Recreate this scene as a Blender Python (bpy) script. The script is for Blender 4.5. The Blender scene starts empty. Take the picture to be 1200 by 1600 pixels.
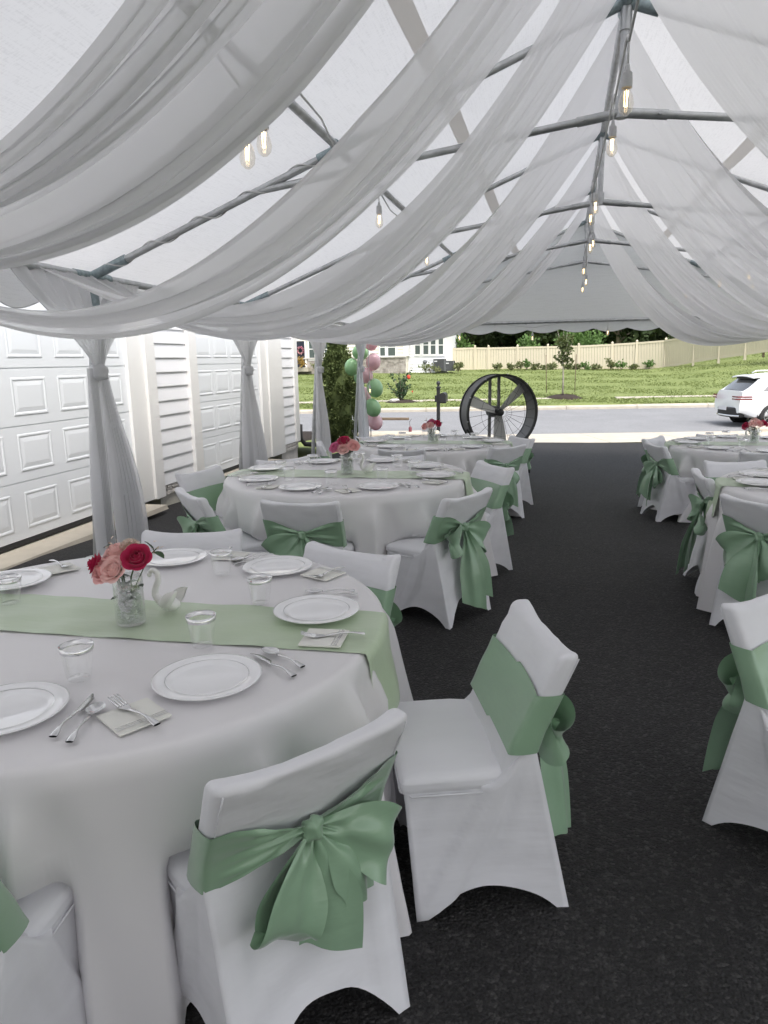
import bpy, math, random
import numpy as np
from math import sin, cos, pi, radians, atan2, sqrt
from mathutils import Matrix, Vector

S = bpy.context.scene
COL = S.collection
random.seed(7); RNG = np.random.default_rng(7)

# ------------------------------------------------------------------ camera, sky, sun, exposure
EYE = 1.55
YAW, PITCH, ROLL, FPX = radians(12.6), radians(12.0), radians(1.0), 1115.0
Fv = np.array([-sin(YAW)*cos(PITCH), cos(YAW)*cos(PITCH), -sin(PITCH)])
R0 = np.array([cos(YAW), sin(YAW), 0.0]); U0 = np.cross(R0, Fv)
Rv = cos(ROLL)*R0 - sin(ROLL)*U0; Uv = sin(ROLL)*R0 + cos(ROLL)*U0
CAM = np.array([0, 0, EYE])
cd = bpy.data.cameras.new('camera'); cam = bpy.data.objects.new('camera', cd); COL.objects.link(cam)
cd.sensor_fit = 'HORIZONTAL'; cd.sensor_width = 36; cd.lens = FPX/1200*36
cd.clip_start = 0.05; cd.clip_end = 500
M = Matrix.Identity(4)
for i in range(3):
    M[i][0] = Rv[i]; M[i][1] = Uv[i]; M[i][2] = -Fv[i]; M[i][3] = CAM[i]
cam.matrix_world = M
S.camera = cam

w = bpy.data.worlds.new('World'); S.world = w; w.use_nodes = True
nt = w.node_tree; nt.nodes.clear()
sky = nt.nodes.new('ShaderNodeTexSky'); sky.sky_type = 'NISHITA'; sky.sun_disc = False
SUN_EL, SUN_AZ = radians(58), radians(140)      # compass: from +Y clockwise
sky.sun_elevation = SUN_EL; sky.sun_rotation = SUN_AZ
sky.air_density = 1.0; sky.dust_density = 4.0; sky.ozone_density = 1.0
bg = nt.nodes.new('ShaderNodeBackground'); bg.inputs[1].default_value = 0.15
wo = nt.nodes.new('ShaderNodeOutputWorld')
hs = nt.nodes.new('ShaderNodeHueSaturation'); hs.inputs['Saturation'].default_value = .38   # a bright hazy overcast
nt.links.new(sky.outputs[0], hs.inputs['Color']); nt.links.new(hs.outputs[0], bg.inputs[0]); nt.links.new(bg.outputs[0], wo.inputs[0])
sl = bpy.data.lights.new('sun', 'SUN'); sl.energy = .95; sl.angle = radians(25); sl.color = (1, .975, .95)
so = bpy.data.objects.new('sun', sl); COL.objects.link(so)
sd = Vector((sin(SUN_AZ)*cos(SUN_EL), cos(SUN_AZ)*cos(SUN_EL), sin(SUN_EL)))
so.rotation_euler = sd.to_track_quat('Z', 'Y').to_euler(); so.location = (0, 0, 30)
S.view_settings.view_transform = 'Standard'; S.view_settings.look = 'None'
S.view_settings.gamma = 1; S.view_settings.use_curve_mapping = False
S.view_settings.exposure = 1.36
cy = S.cycles
cy.max_bounces = 12; cy.diffuse_bounces = 6; cy.glossy_bounces = 4; cy.transmission_bounces = 8; cy.transparent_max_bounces = 24
cy.use_denoising = True; cy.caustics_reflective = False; cy.caustics_refractive = False
cy.sample_clamp_indirect = 6

def at(px, py, Y):                       # the point of the place seen in that direction, at depth Y
    d = Fv*FPX + Rv*(px-600) - Uv*(py-800)
    return CAM + d*(Y/d[1])
def proj(P):
    v = np.asarray(P, float)-CAM; z = v@Fv
    return 600+FPX*(v@Rv)/z, 800-FPX*(v@Uv)/z, z

# ------------------------------------------------------------------ mesh helpers
def mesh(name, V, F, mats=None, smooth=True, angle=None, mi=None):
    me = bpy.data.meshes.new(name)
    me.from_pydata([tuple(map(float, v)) for v in V], [], [tuple(f) for f in F])
    for m in (mats if isinstance(mats, (list, tuple)) else [mats]):
        if m: me.materials.append(m)
    if smooth: me.polygons.foreach_set('use_smooth', [True]*len(me.polygons))
    if mi is not None: me.polygons.foreach_set('material_index', list(mi))
    me.update()
    if angle: me.set_sharp_from_angle(angle=radians(angle))
    return me
def link(name, me, parent=None, loc=(0,0,0), rz=0, rot=None, kind=None):
    o = bpy.data.objects.new(name, me); COL.objects.link(o)
    o.location = loc; o.rotation_euler = rot if rot else (0, 0, rz)
    if parent: o.parent = parent
    if kind: o['kind'] = kind
    return o
def tag(o, label, cat, group=None):
    o['label'] = label; o['category'] = cat
    if group: o['group'] = group
    return o
def thing(name, label, cat, loc=(0,0,0), rz=0, group=None, rot=None):
    return tag(link(name, None, None, loc, rz, rot), label, cat, group)
class B:                                  # collects shapes for ONE mesh
    def __init__(s): s.V = []; s.F = []; s.mi = []
    def add(s, V, F, m=0):
        k = len(s.V); s.V += [tuple(v) for v in V]; s.F += [tuple(i+k for i in f) for f in F]; s.mi += [m]*len(F); return s
    def obj(s, name, mats, parent=None, smooth=True, angle=None, **kw):
        return link(name, mesh(name, s.V, s.F, mats, smooth, angle, s.mi), parent, **kw)
    def me(s, name, mats, smooth=True, angle=None): return mesh(name, s.V, s.F, mats, smooth, angle, s.mi)
def box(x0, x1, y0, y1, z0, z1):
    V = [(x, y, z) for z in (z0, z1) for y in (y0, y1) for x in (x0, x1)]
    return V, [(0,2,3,1), (4,5,7,6), (0,1,5,4), (2,6,7,3), (0,4,6,2), (1,3,7,5)]
def grid(P, cu=False, cv=False):
    P = np.asarray(P, float); n, m = P.shape[:2]; F = []
    for i in range(n if cu else n-1):
        for j in range(m if cv else m-1):
            a, b = i, (i+1) % n; c, d = j, (j+1) % m
            F.append((a*m+c, b*m+c, b*m+d, a*m+d))
    return P.reshape(-1, 3), F
def tube(path, r, n=8, cap=True):
    P = [np.array(p, float) for p in path]; k = len(P); rr = r if hasattr(r, '__len__') else [r]*k
    T = [P[min(i+1, k-1)]-P[max(i-1, 0)] for i in range(k)]
    a = np.array([0, 0, 1.]) if abs(T[0][2]) < .9*np.linalg.norm(T[0]) else np.array([1., 0, 0])
    V = []
    for i in range(k):
        t = T[i]/(np.linalg.norm(T[i])+1e-12); a = a-t*(a@t); a /= np.linalg.norm(a)+1e-12; b = np.cross(t, a)
        V += [P[i]+rr[i]*(cos(2*pi*j/n)*a+sin(2*pi*j/n)*b) for j in range(n)]
    F = [(i*n+j, i*n+(j+1) % n, (i+1)*n+(j+1) % n, (i+1)*n+j) for i in range(k-1) for j in range(n)]
    if cap: F += [tuple(range(n-1, -1, -1)), tuple(range((k-1)*n, k*n))]
    return V, F
def lathe(prof, n=24):
    V = np.array([(r*cos(2*pi*j/n), r*sin(2*pi*j/n), z) for r, z in prof for j in range(n)])
    F = [(i*n+j, i*n+(j+1) % n, (i+1)*n+(j+1) % n, (i+1)*n+j) for i in range(len(prof)-1) for j in range(n)]
    return V, F
def rbox(sx, sy, sz, r, n=8):            # box with rounded edges, subdivided
    h = np.array([sx, sy, sz])/2; V = []; F = []; idx = {}
    def vid(p):
        k = tuple(np.round(p, 5))
        if k not in idx:
            q = np.array(p)*h; inner = np.clip(q, -(h-r), h-r); d = q-inner; L = np.linalg.norm(d)
            idx[k] = len(V); V.append(inner+d*(r/L) if L > 1e-9 else q)
        return idx[k]
    g = np.linspace(-1, 1, n+1)
    def den(a, ax):                      # denser near the edges
        e = 1-2*r/(2*h[ax]); return np.sign(a)*np.where(np.abs(a) > .75, e+(np.abs(a)-.75)*4*(1-e), np.abs(a)/.75*e)
    for ax in range(3):
        u, v = (ax+1) % 3, (ax+2) % 3
        gu, gv = den(g, u), den(g, v)
        for s in (-1, 1):
            for i in range(n):
                for j in range(n):
                    q = []
                    for a, b in ((i,j), (i+1,j), (i+1,j+1), (i,j+1)):
                        p = [0, 0, 0]; p[ax] = s; p[u] = gu[a]; p[v] = gv[b]; q.append(vid(p))
                    F.append(q if s > 0 else q[::-1])
    return np.array(V), F
def xf(V, loc=(0,0,0), rz=0, s=1, M=None):
    V = np.asarray(V, float)*s
    if M is not None: V = V@np.asarray(M).T
    c, d = cos(rz), sin(rz)
    return np.c_[V[:, 0]*c-V[:, 1]*d, V[:, 0]*d+V[:, 1]*c, V[:, 2]]+np.array(loc)
def eul(rx, ry, rz):
    return np.array(Matrix.Rotation(rz, 3, 'Z') @ Matrix.Rotation(ry, 3, 'Y') @ Matrix.Rotation(rx, 3, 'X'))
def ico(r=1, n=10, m=7):
    return lathe([(r*max(1e-4, sin(pi*i/m)), -r*cos(pi*i/m)) for i in range(m+1)], n)
def sm(x): x = np.clip(x, 0, 1); return x*x*(3-2*x)
def copy_tree(o, parent=None):
    c = o.copy(); COL.objects.link(c)
    if parent: c.parent = parent
    for ch in list(o.children): copy_tree(ch, c)
    return c

# ------------------------------------------------------------------ materials
def mat(name, col, rough=.6, metal=0, spec=.5, var=0, vscale=8, bump=0, bscale=60, sheen=0, transl=0, transp=0,
        emit=0, coat=0, col2=None, stretch=None, detail=4, aniso=0, bdist=.01, sub=0):
    m = bpy.data.materials.new(name); m.use_nodes = True; n = m.node_tree.nodes; l = m.node_tree.links
    p = n['Principled BSDF']; out = n['Material Output']
    p.inputs['Base Color'].default_value = (*col, 1); p.inputs['Roughness'].default_value = rough
    p.inputs['Metallic'].default_value = metal; p.inputs['Specular IOR Level'].default_value = spec
    if sheen: p.inputs['Sheen Weight'].default_value = sheen; p.inputs['Sheen Roughness'].default_value = .4
    if coat: p.inputs['Coat Weight'].default_value = coat; p.inputs['Coat Roughness'].default_value = .08
    if aniso: p.inputs['Anisotropic'].default_value = aniso
    if emit: p.inputs['Emission Color'].default_value = (*col, 1); p.inputs['Emission Strength'].default_value = emit
    tc = n.new('ShaderNodeTexCoord'); vec = tc.outputs['Object']
    if stretch:
        mp = n.new('ShaderNodeMapping'); mp.inputs['Scale'].default_value = stretch; l.new(vec, mp.inputs[0]); vec = mp.outputs[0]
    colout = None
    if var or col2:
        t = n.new('ShaderNodeTexNoise'); t.inputs['Scale'].default_value = vscale; t.inputs['Detail'].default_value = detail; l.new(vec, t.inputs[0])
        r = n.new('ShaderNodeValToRGB'); r.color_ramp.elements[0].position = .32; r.color_ramp.elements[1].position = .68
        c2 = col2 if col2 else tuple(min(1, c*(1+var)) for c in col)
        c1 = col if col2 else tuple(c*(1-var) for c in col)
        r.color_ramp.elements[0].color = (*c1, 1); r.color_ramp.elements[1].color = (*c2, 1)
        l.new(t.outputs['Fac'], r.inputs[0]); l.new(r.outputs[0], p.inputs['Base Color']); colout = r.outputs[0]
    if bump:
        t = n.new('ShaderNodeTexNoise'); t.inputs['Scale'].default_value = bscale; t.inputs['Detail'].default_value = 3; l.new(vec, t.inputs[0])
        b = n.new('ShaderNodeBump'); b.inputs['Strength'].default_value = bump; b.inputs['Distance'].default_value = bdist
        l.new(t.outputs['Fac'], b.inputs['Height']); l.new(b.outputs[0], p.inputs['Normal'])
    sh = p.outputs[0]
    if transl:
        t = n.new('ShaderNodeBsdfTranslucent'); t.inputs[0].default_value = (*col, 1)
        if colout: l.new(colout, t.inputs[0])
        x = n.new('ShaderNodeMixShader'); x.inputs[0].default_value = transl; l.new(sh, x.inputs[1]); l.new(t.outputs[0], x.inputs[2]); sh = x.outputs[0]
    if transp:
        t = n.new('ShaderNodeBsdfTransparent')
        x = n.new('ShaderNodeMixShader'); x.inputs[0].default_value = transp; l.new(sh, x.inputs[1]); l.new(t.outputs[0], x.inputs[2]); sh = x.outputs[0]
    if sh is not p.outputs[0]: l.new(sh, out.inputs[0])
    return m
def clear_mat(name, tint=(1,1,1), rough=.03, base=.06, edge=.5):   # thin clear plastic or glass
    m = bpy.data.materials.new(name); m.use_nodes = True; n = m.node_tree.nodes; l = m.node_tree.links; n.remove(n['Principled BSDF'])
    tr = n.new('ShaderNodeBsdfTransparent'); tr.inputs[0].default_value = (*tint, 1)
    gl = n.new('ShaderNodeBsdfGlossy'); gl.inputs['Roughness'].default_value = rough; gl.inputs[0].default_value = (.95, .95, .95, 1)
    lw = n.new('ShaderNodeLayerWeight'); lw.inputs[0].default_value = .35
    mr = n.new('ShaderNodeMapRange'); mr.inputs[3].default_value = base; mr.inputs[4].default_value = edge
    l.new(lw.outputs['Facing'], mr.inputs[0])
    x = n.new('ShaderNodeMixShader'); l.new(mr.outputs[0], x.inputs[0]); l.new(tr.outputs[0], x.inputs[1]); l.new(gl.outputs[0], x.inputs[2])
    l.new(x.outputs[0], n['Material Output'].inputs[0]); return m
def asphalt_mat(name, c1, c2, speck, rough=.75, vs=120, bstr=1.0):
    m = mat(name, c1, rough, spec=.35); n = m.node_tree.nodes; l = m.node_tree.links; p = n['Principled BSDF']
    tc = n.new('ShaderNodeTexCoord')
    def noise(sc, det=4):
        t = n.new('ShaderNodeTexNoise'); t.inputs['Scale'].default_value = sc; t.inputs['Detail'].default_value = det; l.new(tc.outputs['Object'], t.inputs[0]); return t
    def mth(op, a, b):
        q = n.new('ShaderNodeMath'); q.operation = op
        for k, v in enumerate((a, b)):
            if isinstance(v, (int, float)): q.inputs[k].default_value = v
            else: l.new(v, q.inputs[k])
        return q.outputs[0]
    v = n.new('ShaderNodeTexVoronoi'); v.inputs['Scale'].default_value = vs; l.new(tc.outputs['Object'], v.inputs[0])
    bigs = noise(.9, 6); mid = noise(14, 5); fine = noise(170, 3)
    f = mth('ADD', mth('MULTIPLY', bigs.outputs['Fac'], .55), mth('MULTIPLY', mid.outputs['Fac'], .45))
    r = n.new('ShaderNodeValToRGB'); r.color_ramp.elements[0].position = .38; r.color_ramp.elements[1].position = .64
    r.color_ramp.elements[0].color = (*c1, 1); r.color_ramp.elements[1].color = (*c2, 1); l.new(f, r.inputs[0])
    sp = n.new('ShaderNodeSeparateColor'); l.new(v.outputs['Color'], sp.inputs[0])
    stone = mth('MULTIPLY', mth('POWER', sp.outputs[0], 5.0), mth('ADD', fine.outputs['Fac'], .1))
    mx = n.new('ShaderNodeMix'); mx.data_type = 'RGBA'; l.new(stone, mx.inputs['Factor']); l.new(r.outputs[0], mx.inputs[6]); mx.inputs[7].default_value = (*speck, 1)
    l.new(mx.outputs[2], p.inputs['Base Color'])
    h = mth('ADD', mth('MULTIPLY', v.outputs['Distance'], -.8), mth('ADD', mth('MULTIPLY', fine.outputs['Fac'], .5), mth('MULTIPLY', sp.outputs[1], .6)))
    b = n.new('ShaderNodeBump'); b.inputs['Strength'].default_value = bstr; b.inputs['Distance'].default_value = .009
    l.new(h, b.inputs['Height']); l.new(b.outputs[0], p.inputs['Normal'])
    return m

WHITE = (.80, .80, .79)
m_asph = asphalt_mat('new_asphalt', (.0088, .0084, .0087), (.0195, .0185, .0190), (.085, .081, .080), .7, 95)
m_street = asphalt_mat('street_asphalt', (.17, .172, .178), (.21, .212, .218), (.3, .3, .3), .85, 60, .5)
m_conc = mat('concrete', (.42, .38, .315), .9, var=.10, vscale=3, bump=.2, bscale=120)
m_lawn = mat('lawn_soil_grass', (.12, .155, .04), .95, col2=(.175, .21, .066), vscale=.9, detail=8, bump=.6, bscale=25, bdist=.05)
m_blade = mat('grass_blades', (.13, .17, .043), .7, col2=(.195, .235, .073), vscale=.6, transl=.3)
m_soil = mat('mulch', (.028, .018, .012), .95, var=.4, vscale=20, bump=1, bscale=30, bdist=.03)
m_cover = mat('white_spandex', (.755, .755, .79), .62, sheen=.25, var=.03, vscale=5, bump=.42, bscale=5.5, bdist=.014, stretch=(1, .6, 2.6))
m_cloth = mat('white_tablecloth', (.745, .73, .745), .40, spec=.75, sheen=.1, bump=.22, bscale=4.5, bdist=.012, var=.012, vscale=3)
m_satin = mat('green_satin', (.27, .415, .28), .27, spec=.6, sheen=.35, var=.05, vscale=6, bump=.32, bscale=20, bdist=.006, stretch=(.5, 1, 1.6))
m_runner = mat('pale_green_satin', (.46, .565, .395), .34, spec=.45, sheen=.3, bump=.35, bscale=7, bdist=.006, stretch=(1, 3.2, 1))
def woven(name, c, transl, transp=0, rough=.8, scale=260):
    m = mat(name, c, rough, transl=transl, transp=transp, spec=.2); n = m.node_tree.nodes; l = m.node_tree.links
    tc = n.new('ShaderNodeTexCoord'); cols = []
    for st in ((.25, 7, 7), (7, .25, 7)):       # slubs of the weave, both ways
        mp = n.new('ShaderNodeMapping'); mp.inputs['Scale'].default_value = st; l.new(tc.outputs['Object'], mp.inputs[0])
        t = n.new('ShaderNodeTexNoise'); t.inputs['Scale'].default_value = scale/16; t.inputs['Detail'].default_value = 5; l.new(mp.outputs[0], t.inputs[0]); cols.append(t.outputs['Fac'])
    a = n.new('ShaderNodeMath'); a.operation = 'ADD'; l.new(cols[0], a.inputs[0]); l.new(cols[1], a.inputs[1])
    r = n.new('ShaderNodeValToRGB'); r.color_ramp.elements[0].position = .72; r.color_ramp.elements[1].position = 1.2 if False else 1
    r.color_ramp.elements[0].color = tuple(x*.90 for x in c)+(1,); r.color_ramp.elements[1].color = (*c, 1)
    l.new(a.outputs[0], r.inputs[0]); l.new(r.outputs[0], n['Principled BSDF'].inputs['Base Color'])
    for q in n:
        if q.bl_idname == 'ShaderNodeBsdfTranslucent': l.new(r.outputs[0], q.inputs[0])
    return m
m_roof = woven('tent_fabric', (.81, .81, .82), .27)
_n = m_roof.node_tree.nodes; _l = m_roof.node_tree.links       # vinyl also passes some light on nearly straight
_r = _n.new('ShaderNodeBsdfRefraction'); _r.inputs['IOR'].default_value = 1.4; _r.inputs['Roughness'].default_value = .6; _r.inputs[0].default_value = (.9, .9, .9, 1)
_x = _n.new('ShaderNodeMixShader'); _x.inputs[0].default_value = .08
_o = [q for q in _n if q.bl_idname == 'ShaderNodeOutputMaterial'][0]
_l.new(_o.inputs[0].links[0].from_socket, _x.inputs[1]); _l.new(_r.outputs[0], _x.inputs[2]); _l.new(_x.outputs[0], _o.inputs[0])
m_seam = mat('seam_webbing', (.74, .72, .69), .8, transl=.55)
m_voile = mat('white_voile', (.92, .918, .93), .85, spec=.1, transl=.74, transp=.17)
m_voile2 = mat('white_curtain_voile', (.86, .86, .875), .85, spec=.1, transl=.5, transp=.16)
m_steel = mat('galvanised_steel', (.50, .51, .52), .40, metal=.75, var=.15, vscale=14)
m_fit = mat('cast_fitting', (.30, .36, .38), .5, metal=.6, var=.2, vscale=30)
m_pvc = mat('white_siding', (.76, .76, .775), .5, bump=.05, bscale=40)
m_door = mat('white_door_paint', (.73, .75, .77), .45, bump=.12, bscale=90, bdist=.002, stretch=(1, 1, 9))
m_trim = mat('white_trim', (.75, .74, .72), .5, var=.02, vscale=2)
m_dark = mat('dark_rubber', (.02, .02, .02), .7)
m_stone = mat('foundation_stone', (.42, .40, .38), .9, col2=(.55, .52, .49), vscale=4, bump=.6, bscale=25, bdist=.02)
m_shingle = mat('roof_shingles', (.09, .09, .095), .9, var=.2, vscale=10, bump=.4, bscale=30)
m_plate = mat('white_glossy_plastic', (.88, .88, .90), .07, spec=.55, coat=.4)
m_silver = mat('silver_plastic', (.72, .72, .73), .16, metal=1)
m_napkin = mat('ivory_paper', (.79, .785, .74), .9, bump=.08, bscale=150, bdist=.001)
m_clear = clear_mat('clear_plastic', (.985, .988, .988), .03, .03, .45)
m_glass = clear_mat('clear_glass', (.97, .975, .975), .02, .06, .7)
m_gem = clear_mat('glass_gems', (.90, .92, .91), .05, .20, .9)
m_bulbg = clear_mat('bulb_glass', (1, .97, .92), .02, .06, .6)
m_fil = mat('lit_filament', (1, .72, .35), .5, emit=4)
m_sock = mat('grey_socket', (.62, .62, .64), .5)
m_cord = mat('white_cord', (.66, .66, .66), .5)
m_swan = mat('white_ceramic', (.87, .87, .86), .3)
m_rosep = mat('pale_pink_foam_petals', (.84, .47, .46), .75, sheen=.2, transl=.15)
m_rosel = mat('light_pink_petals', (.86, .58, .55), .75, sheen=.2, transl=.15)
m_rosem = mat('magenta_petals', (.46, .010, .075), .7, sheen=.2, transl=.12)
m_rosek = mat('orchid_pink_petals', (.68, .17, .33), .7, sheen=.2, transl=.12)
m_filler = mat('cream_filler_bloom', (.78, .66, .58), .8, transl=.2)
m_leaf = mat('dark_leaf', (.03, .07, .025), .45, var=.35, vscale=30, transl=.15)
m_stem = mat('green_stem', (.05, .10, .03), .6)
m_bpink = mat('pink_latex', (.92, .66, .71), .3, coat=.3, transl=.3)
m_bgreen = mat('green_latex', (.40, .66, .36), .3, coat=.3, transl=.25)
m_black = mat('black_metal', (.014, .014, .015), .45, spec=.5)
m_drum = mat('fan_drum_grey', (.21, .21, .215), .5)
m_blade2 = mat('fan_blade_grey', (.62, .62, .60), .45)
m_fence = mat('tan_vinyl', (.56, .50, .38), .5, var=.02, vscale=1)
m_arb = mat('arborvitae_green', (.05, .075, .018), .8, col2=(.12, .155, .045), vscale=9, transl=.1)
m_tree = mat('forest_leaf', (.022, .042, .012), .8, col2=(.055, .085, .022), vscale=.5, transl=.2)
m_bush = mat('bright_leaf', (.06, .13, .025), .7, col2=(.13, .22, .06), vscale=3, transl=.25)
m_bush2 = mat('olive_leaf', (.10, .13, .05), .7, col2=(.20, .21, .09), vscale=4, transl=.2)
m_bark = mat('bark', (.16, .13, .10), .9, var=.3, vscale=15, bump=.5, bscale=30)
m_red = mat('red_bloom', (.6, .05, .02), .6)
m_car = mat('white_car_paint', (.82, .83, .85), .22, spec=.5, coat=.8)
m_carglass = mat('tinted_glass', (.03, .033, .036), .06, spec=.8, coat=.5)
m_tail = mat('tail_lamp_red', (.16, .012, .014), .2, coat=.5)
m_chrome = mat('chrome', (.7, .7, .7), .15, metal=1)
m_rim = mat('alloy_rim', (.30, .30, .31), .3, metal=.9)
m_ac = mat('ac_grey', (.16, .165, .17), .6, metal=.3)
m_win = mat('window_glass', (.075, .095, .09), .15, spec=.6)
m_navy = mat('navy_door', (.012, .016, .03), .4)
m_csid = mat('cream_siding', (.72, .68, .58), .6)
m_vstone = mat('veneer_stone', (.20, .175, .155), .9, col2=(.46, .42, .38), vscale=2.4, bump=.5, bscale=12, bdist=.03)
m_wood = mat('weathered_timber', (.13, .095, .065), .85, var=.25, vscale=12, stretch=(1, 8, 8))

# ------------------------------------------------------------------ ground
RU = np.array([.981, .195]); RN = np.array([-.195, .981]); RP = np.array([0., 21.3])   # the street runs along RU
STREET_Z = -.65
def rn(X, Y): return (np.asarray(X)-RP[0])*RN[0]+(np.asarray(Y)-RP[1])*RN[1]
def drive_z(Y): return np.where(np.asarray(Y) < 5, 0, -.0405*(np.asarray(Y)-5))
def lawn_z(X, Y):
    X = np.asarray(X, float); n = rn(X, Y)
    far = -.50+.05*(n-10.4)+.16*np.clip(X-7.5, 0, 14)*sm((n-9)/25)
    near = np.minimum(drive_z(Y)-.03, STREET_Z+.14-.0*n)
    near = np.where(n < -.4, np.maximum(drive_z(Y)-.03, STREET_Z+.10), near)
    u = (X-RP[0])*RU[0]+(np.asarray(Y)-RP[1])*RU[1]
    near = near-.35*((u > -5.6) & (X < 7.0) & (X > -5.6))
    return np.where(n > 10.3, far, np.where(n > -.3, STREET_Z-.15, near))
def ground_hit(px, py):
    d = Fv*FPX + Rv*(px-600) - Uv*(py-800); d /= d[1]
    for Y in np.arange(22, 75, .05):
        P = CAM+d*Y
        if rn(P[0], P[1]) > 10.4 and P[2] < lawn_z(P[0], P[1]): return P
    return CAM+d*56
def rp(u, n, z): q = RP+RU*u+RN*n; return (q[0], q[1], z)

# ground sheet: lawn on both sides of the street, dropping under the paved sheets
us = np.r_[-160:-40:13j, -36:40:60j, 46:160:12j]
ns = np.r_[-60:-30:4j, -26:-1:20j, -.45, -.25, 10.25, 10.45, 11:36:30j, 40:200:20j]
P = np.zeros((len(us), len(ns), 3))
for i, u in enumerate(us):
    q = RP[None]+RU[None]*u+RN[None]*ns[:, None]
    P[i, :, 0] = q[:, 0]; P[i, :, 1] = q[:, 1]; P[i, :, 2] = lawn_z(q[:, 0], q[:, 1])+np.where(ns > 10.4, .03*np.sin(u*.9+ns)+.02*np.sin(ns*2.1-u*.5), 0)
link('lawn', mesh('lawn', *grid(P), m_lawn), kind='structure')
# street, kerbs, apron
def strip(n0, n1, z0, z1, u0=-150, u1=150, k=40):
    return grid([[rp(u, n, z) for n, z in zip((n0, n1), (z0, z1))] for u in np.linspace(u0, u1, k)])
link('street', mesh('street', *grid([[rp(u, n, STREET_Z+.05*(1-((n-5)/5.2)**2)) for n in np.linspace(-.3, 10.2, 12)] for u in np.linspace(-150, 150, 60)]), m_street), kind='structure')
for name, n0, n1 in (('far_kerb', 10.05, 10.55), ('near_kerb', -.30, .18)):
    root = link(name, None, kind='structure')
    for u in np.arange(-60, 60, 3.0):
        if name == 'near_kerb' and -4.2 < u < 5.6: continue
        zt = STREET_Z+.15
        b = B(); b.add(*grid([[rp(uu, n, z) for n, z in ((n0, STREET_Z-.1), (n0, zt-.05), (n0+.03, zt), (n1, zt+.01), (n1, zt-.3))] for uu in (u+.01, u+2.99)]))
        b.add([rp(u+.01, n0, STREET_Z-.1), rp(u+.01, n0, zt-.05), rp(u+.01, n1, zt), rp(u+.01, n1, zt-.3)], [(0, 1, 2, 3)])
        b.obj('kerb_stone', m_conc, root, smooth=False)
ys = np.r_[-14:5:20j, 5.6:18.4:16j]
link('driveway', mesh('driveway', *grid([[(x, y, float(drive_z(y))+.004*sin(x*1.3+y)) for y in ys] for x in np.linspace(-4.34, 6.2, 14)]), m_asph), kind='structure')
b = B()
for i in range(6):                        # concrete driveway apron in slabs, a little joint between them
    u0, u1 = -5.2+i*2.1, -5.2+i*2.1+2.085
    b.add(*grid([[rp(u, n, z) for n, z in ((-3.0, -.553), (-2.97, -.541), (.02, STREET_Z+.022), (.05, STREET_Z-.05))] for u in (u0, u1)]))
b.obj('driveway_apron', m_conc, smooth=False, kind='structure')
b = B()
b.add(*grid([[(x, y, z) for x, z in ((-4.52, .016), (-4.07, .014), (-4.05, -.03))] for y in np.linspace(2, 7.1, 6)]))
b.add(*grid([[(x, y, z) for x, z in ((-4.52, .016), (-4.07, .014), (-4.05, -.03))] for y in np.linspace(8.55, 10.85, 4)]))
b.obj('garage_apron', m_conc, smooth=False, kind='structure')
b = B()
for u in np.arange(-30, 40, 1.5):           # old sidewalk half swallowed by the grass
    n0 = 13.0+.12*sin(u*1.7); z = -.34
    if int(u*7) % 5 == 1: continue
    q = [rp(u, n0, z), rp(u+1.48, n0, z), rp(u+1.48, n0+.5, z+.02), rp(u, n0+.5, z+.02)]
    b.add(q+[(x, y, zz-.1) for x, y, zz in q], [(0,1,2,3), (0,4,5,1), (3,2,6,7), (0,3,7,4), (1,5,6,2)])
b.obj('sidewalk', m_conc, smooth=False, kind='structure')
b = B()
q = [(-9, 12.75), (-4.75, 12.75), (-4.4, 16.5), (-9, 16.5)]
b.add([(x, y, .015-.03*(y-12.7)) for x, y in q], [(0, 1, 2, 3)]); b.obj('mulch_bed', m_soil, kind='structure', smooth=False)
# grass blades on the far lawn and on the strip beside the street
N = 75000
uu = RNG.uniform(-26, 26, N); nn = 10.7+24*RNG.uniform(0, 1, N)**1.5
q = RP[None]+RU[None]*uu[:, None]+RN[None]*nn[:, None]
z = lawn_z(q[:, 0], q[:, 1])-.01; hh = RNG.uniform(.03, .075, N); ww = RNG.uniform(.02, .06, N); th = RNG.uniform(0, pi, N)
lean = RNG.normal(0, .03, (N, 2))
V = np.zeros((N, 3, 3)); V[:, 0] = np.c_[q[:, 0]-ww*np.cos(th), q[:, 1]-ww*np.sin(th), z]; V[:, 1] = np.c_[q[:, 0]+ww*np.cos(th), q[:, 1]+ww*np.sin(th), z]
V[:, 2] = np.c_[q[:, 0]+lean[:, 0], q[:, 1]+lean[:, 1], z+hh]
g = link('grass', mesh('grass', V.reshape(-1, 3), np.arange(3*N).reshape(-1, 3).tolist(), m_blade, False), kind='stuff')
tag(g, 'mown yellowish green grass covering the lawn across the street', 'grass')

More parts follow.
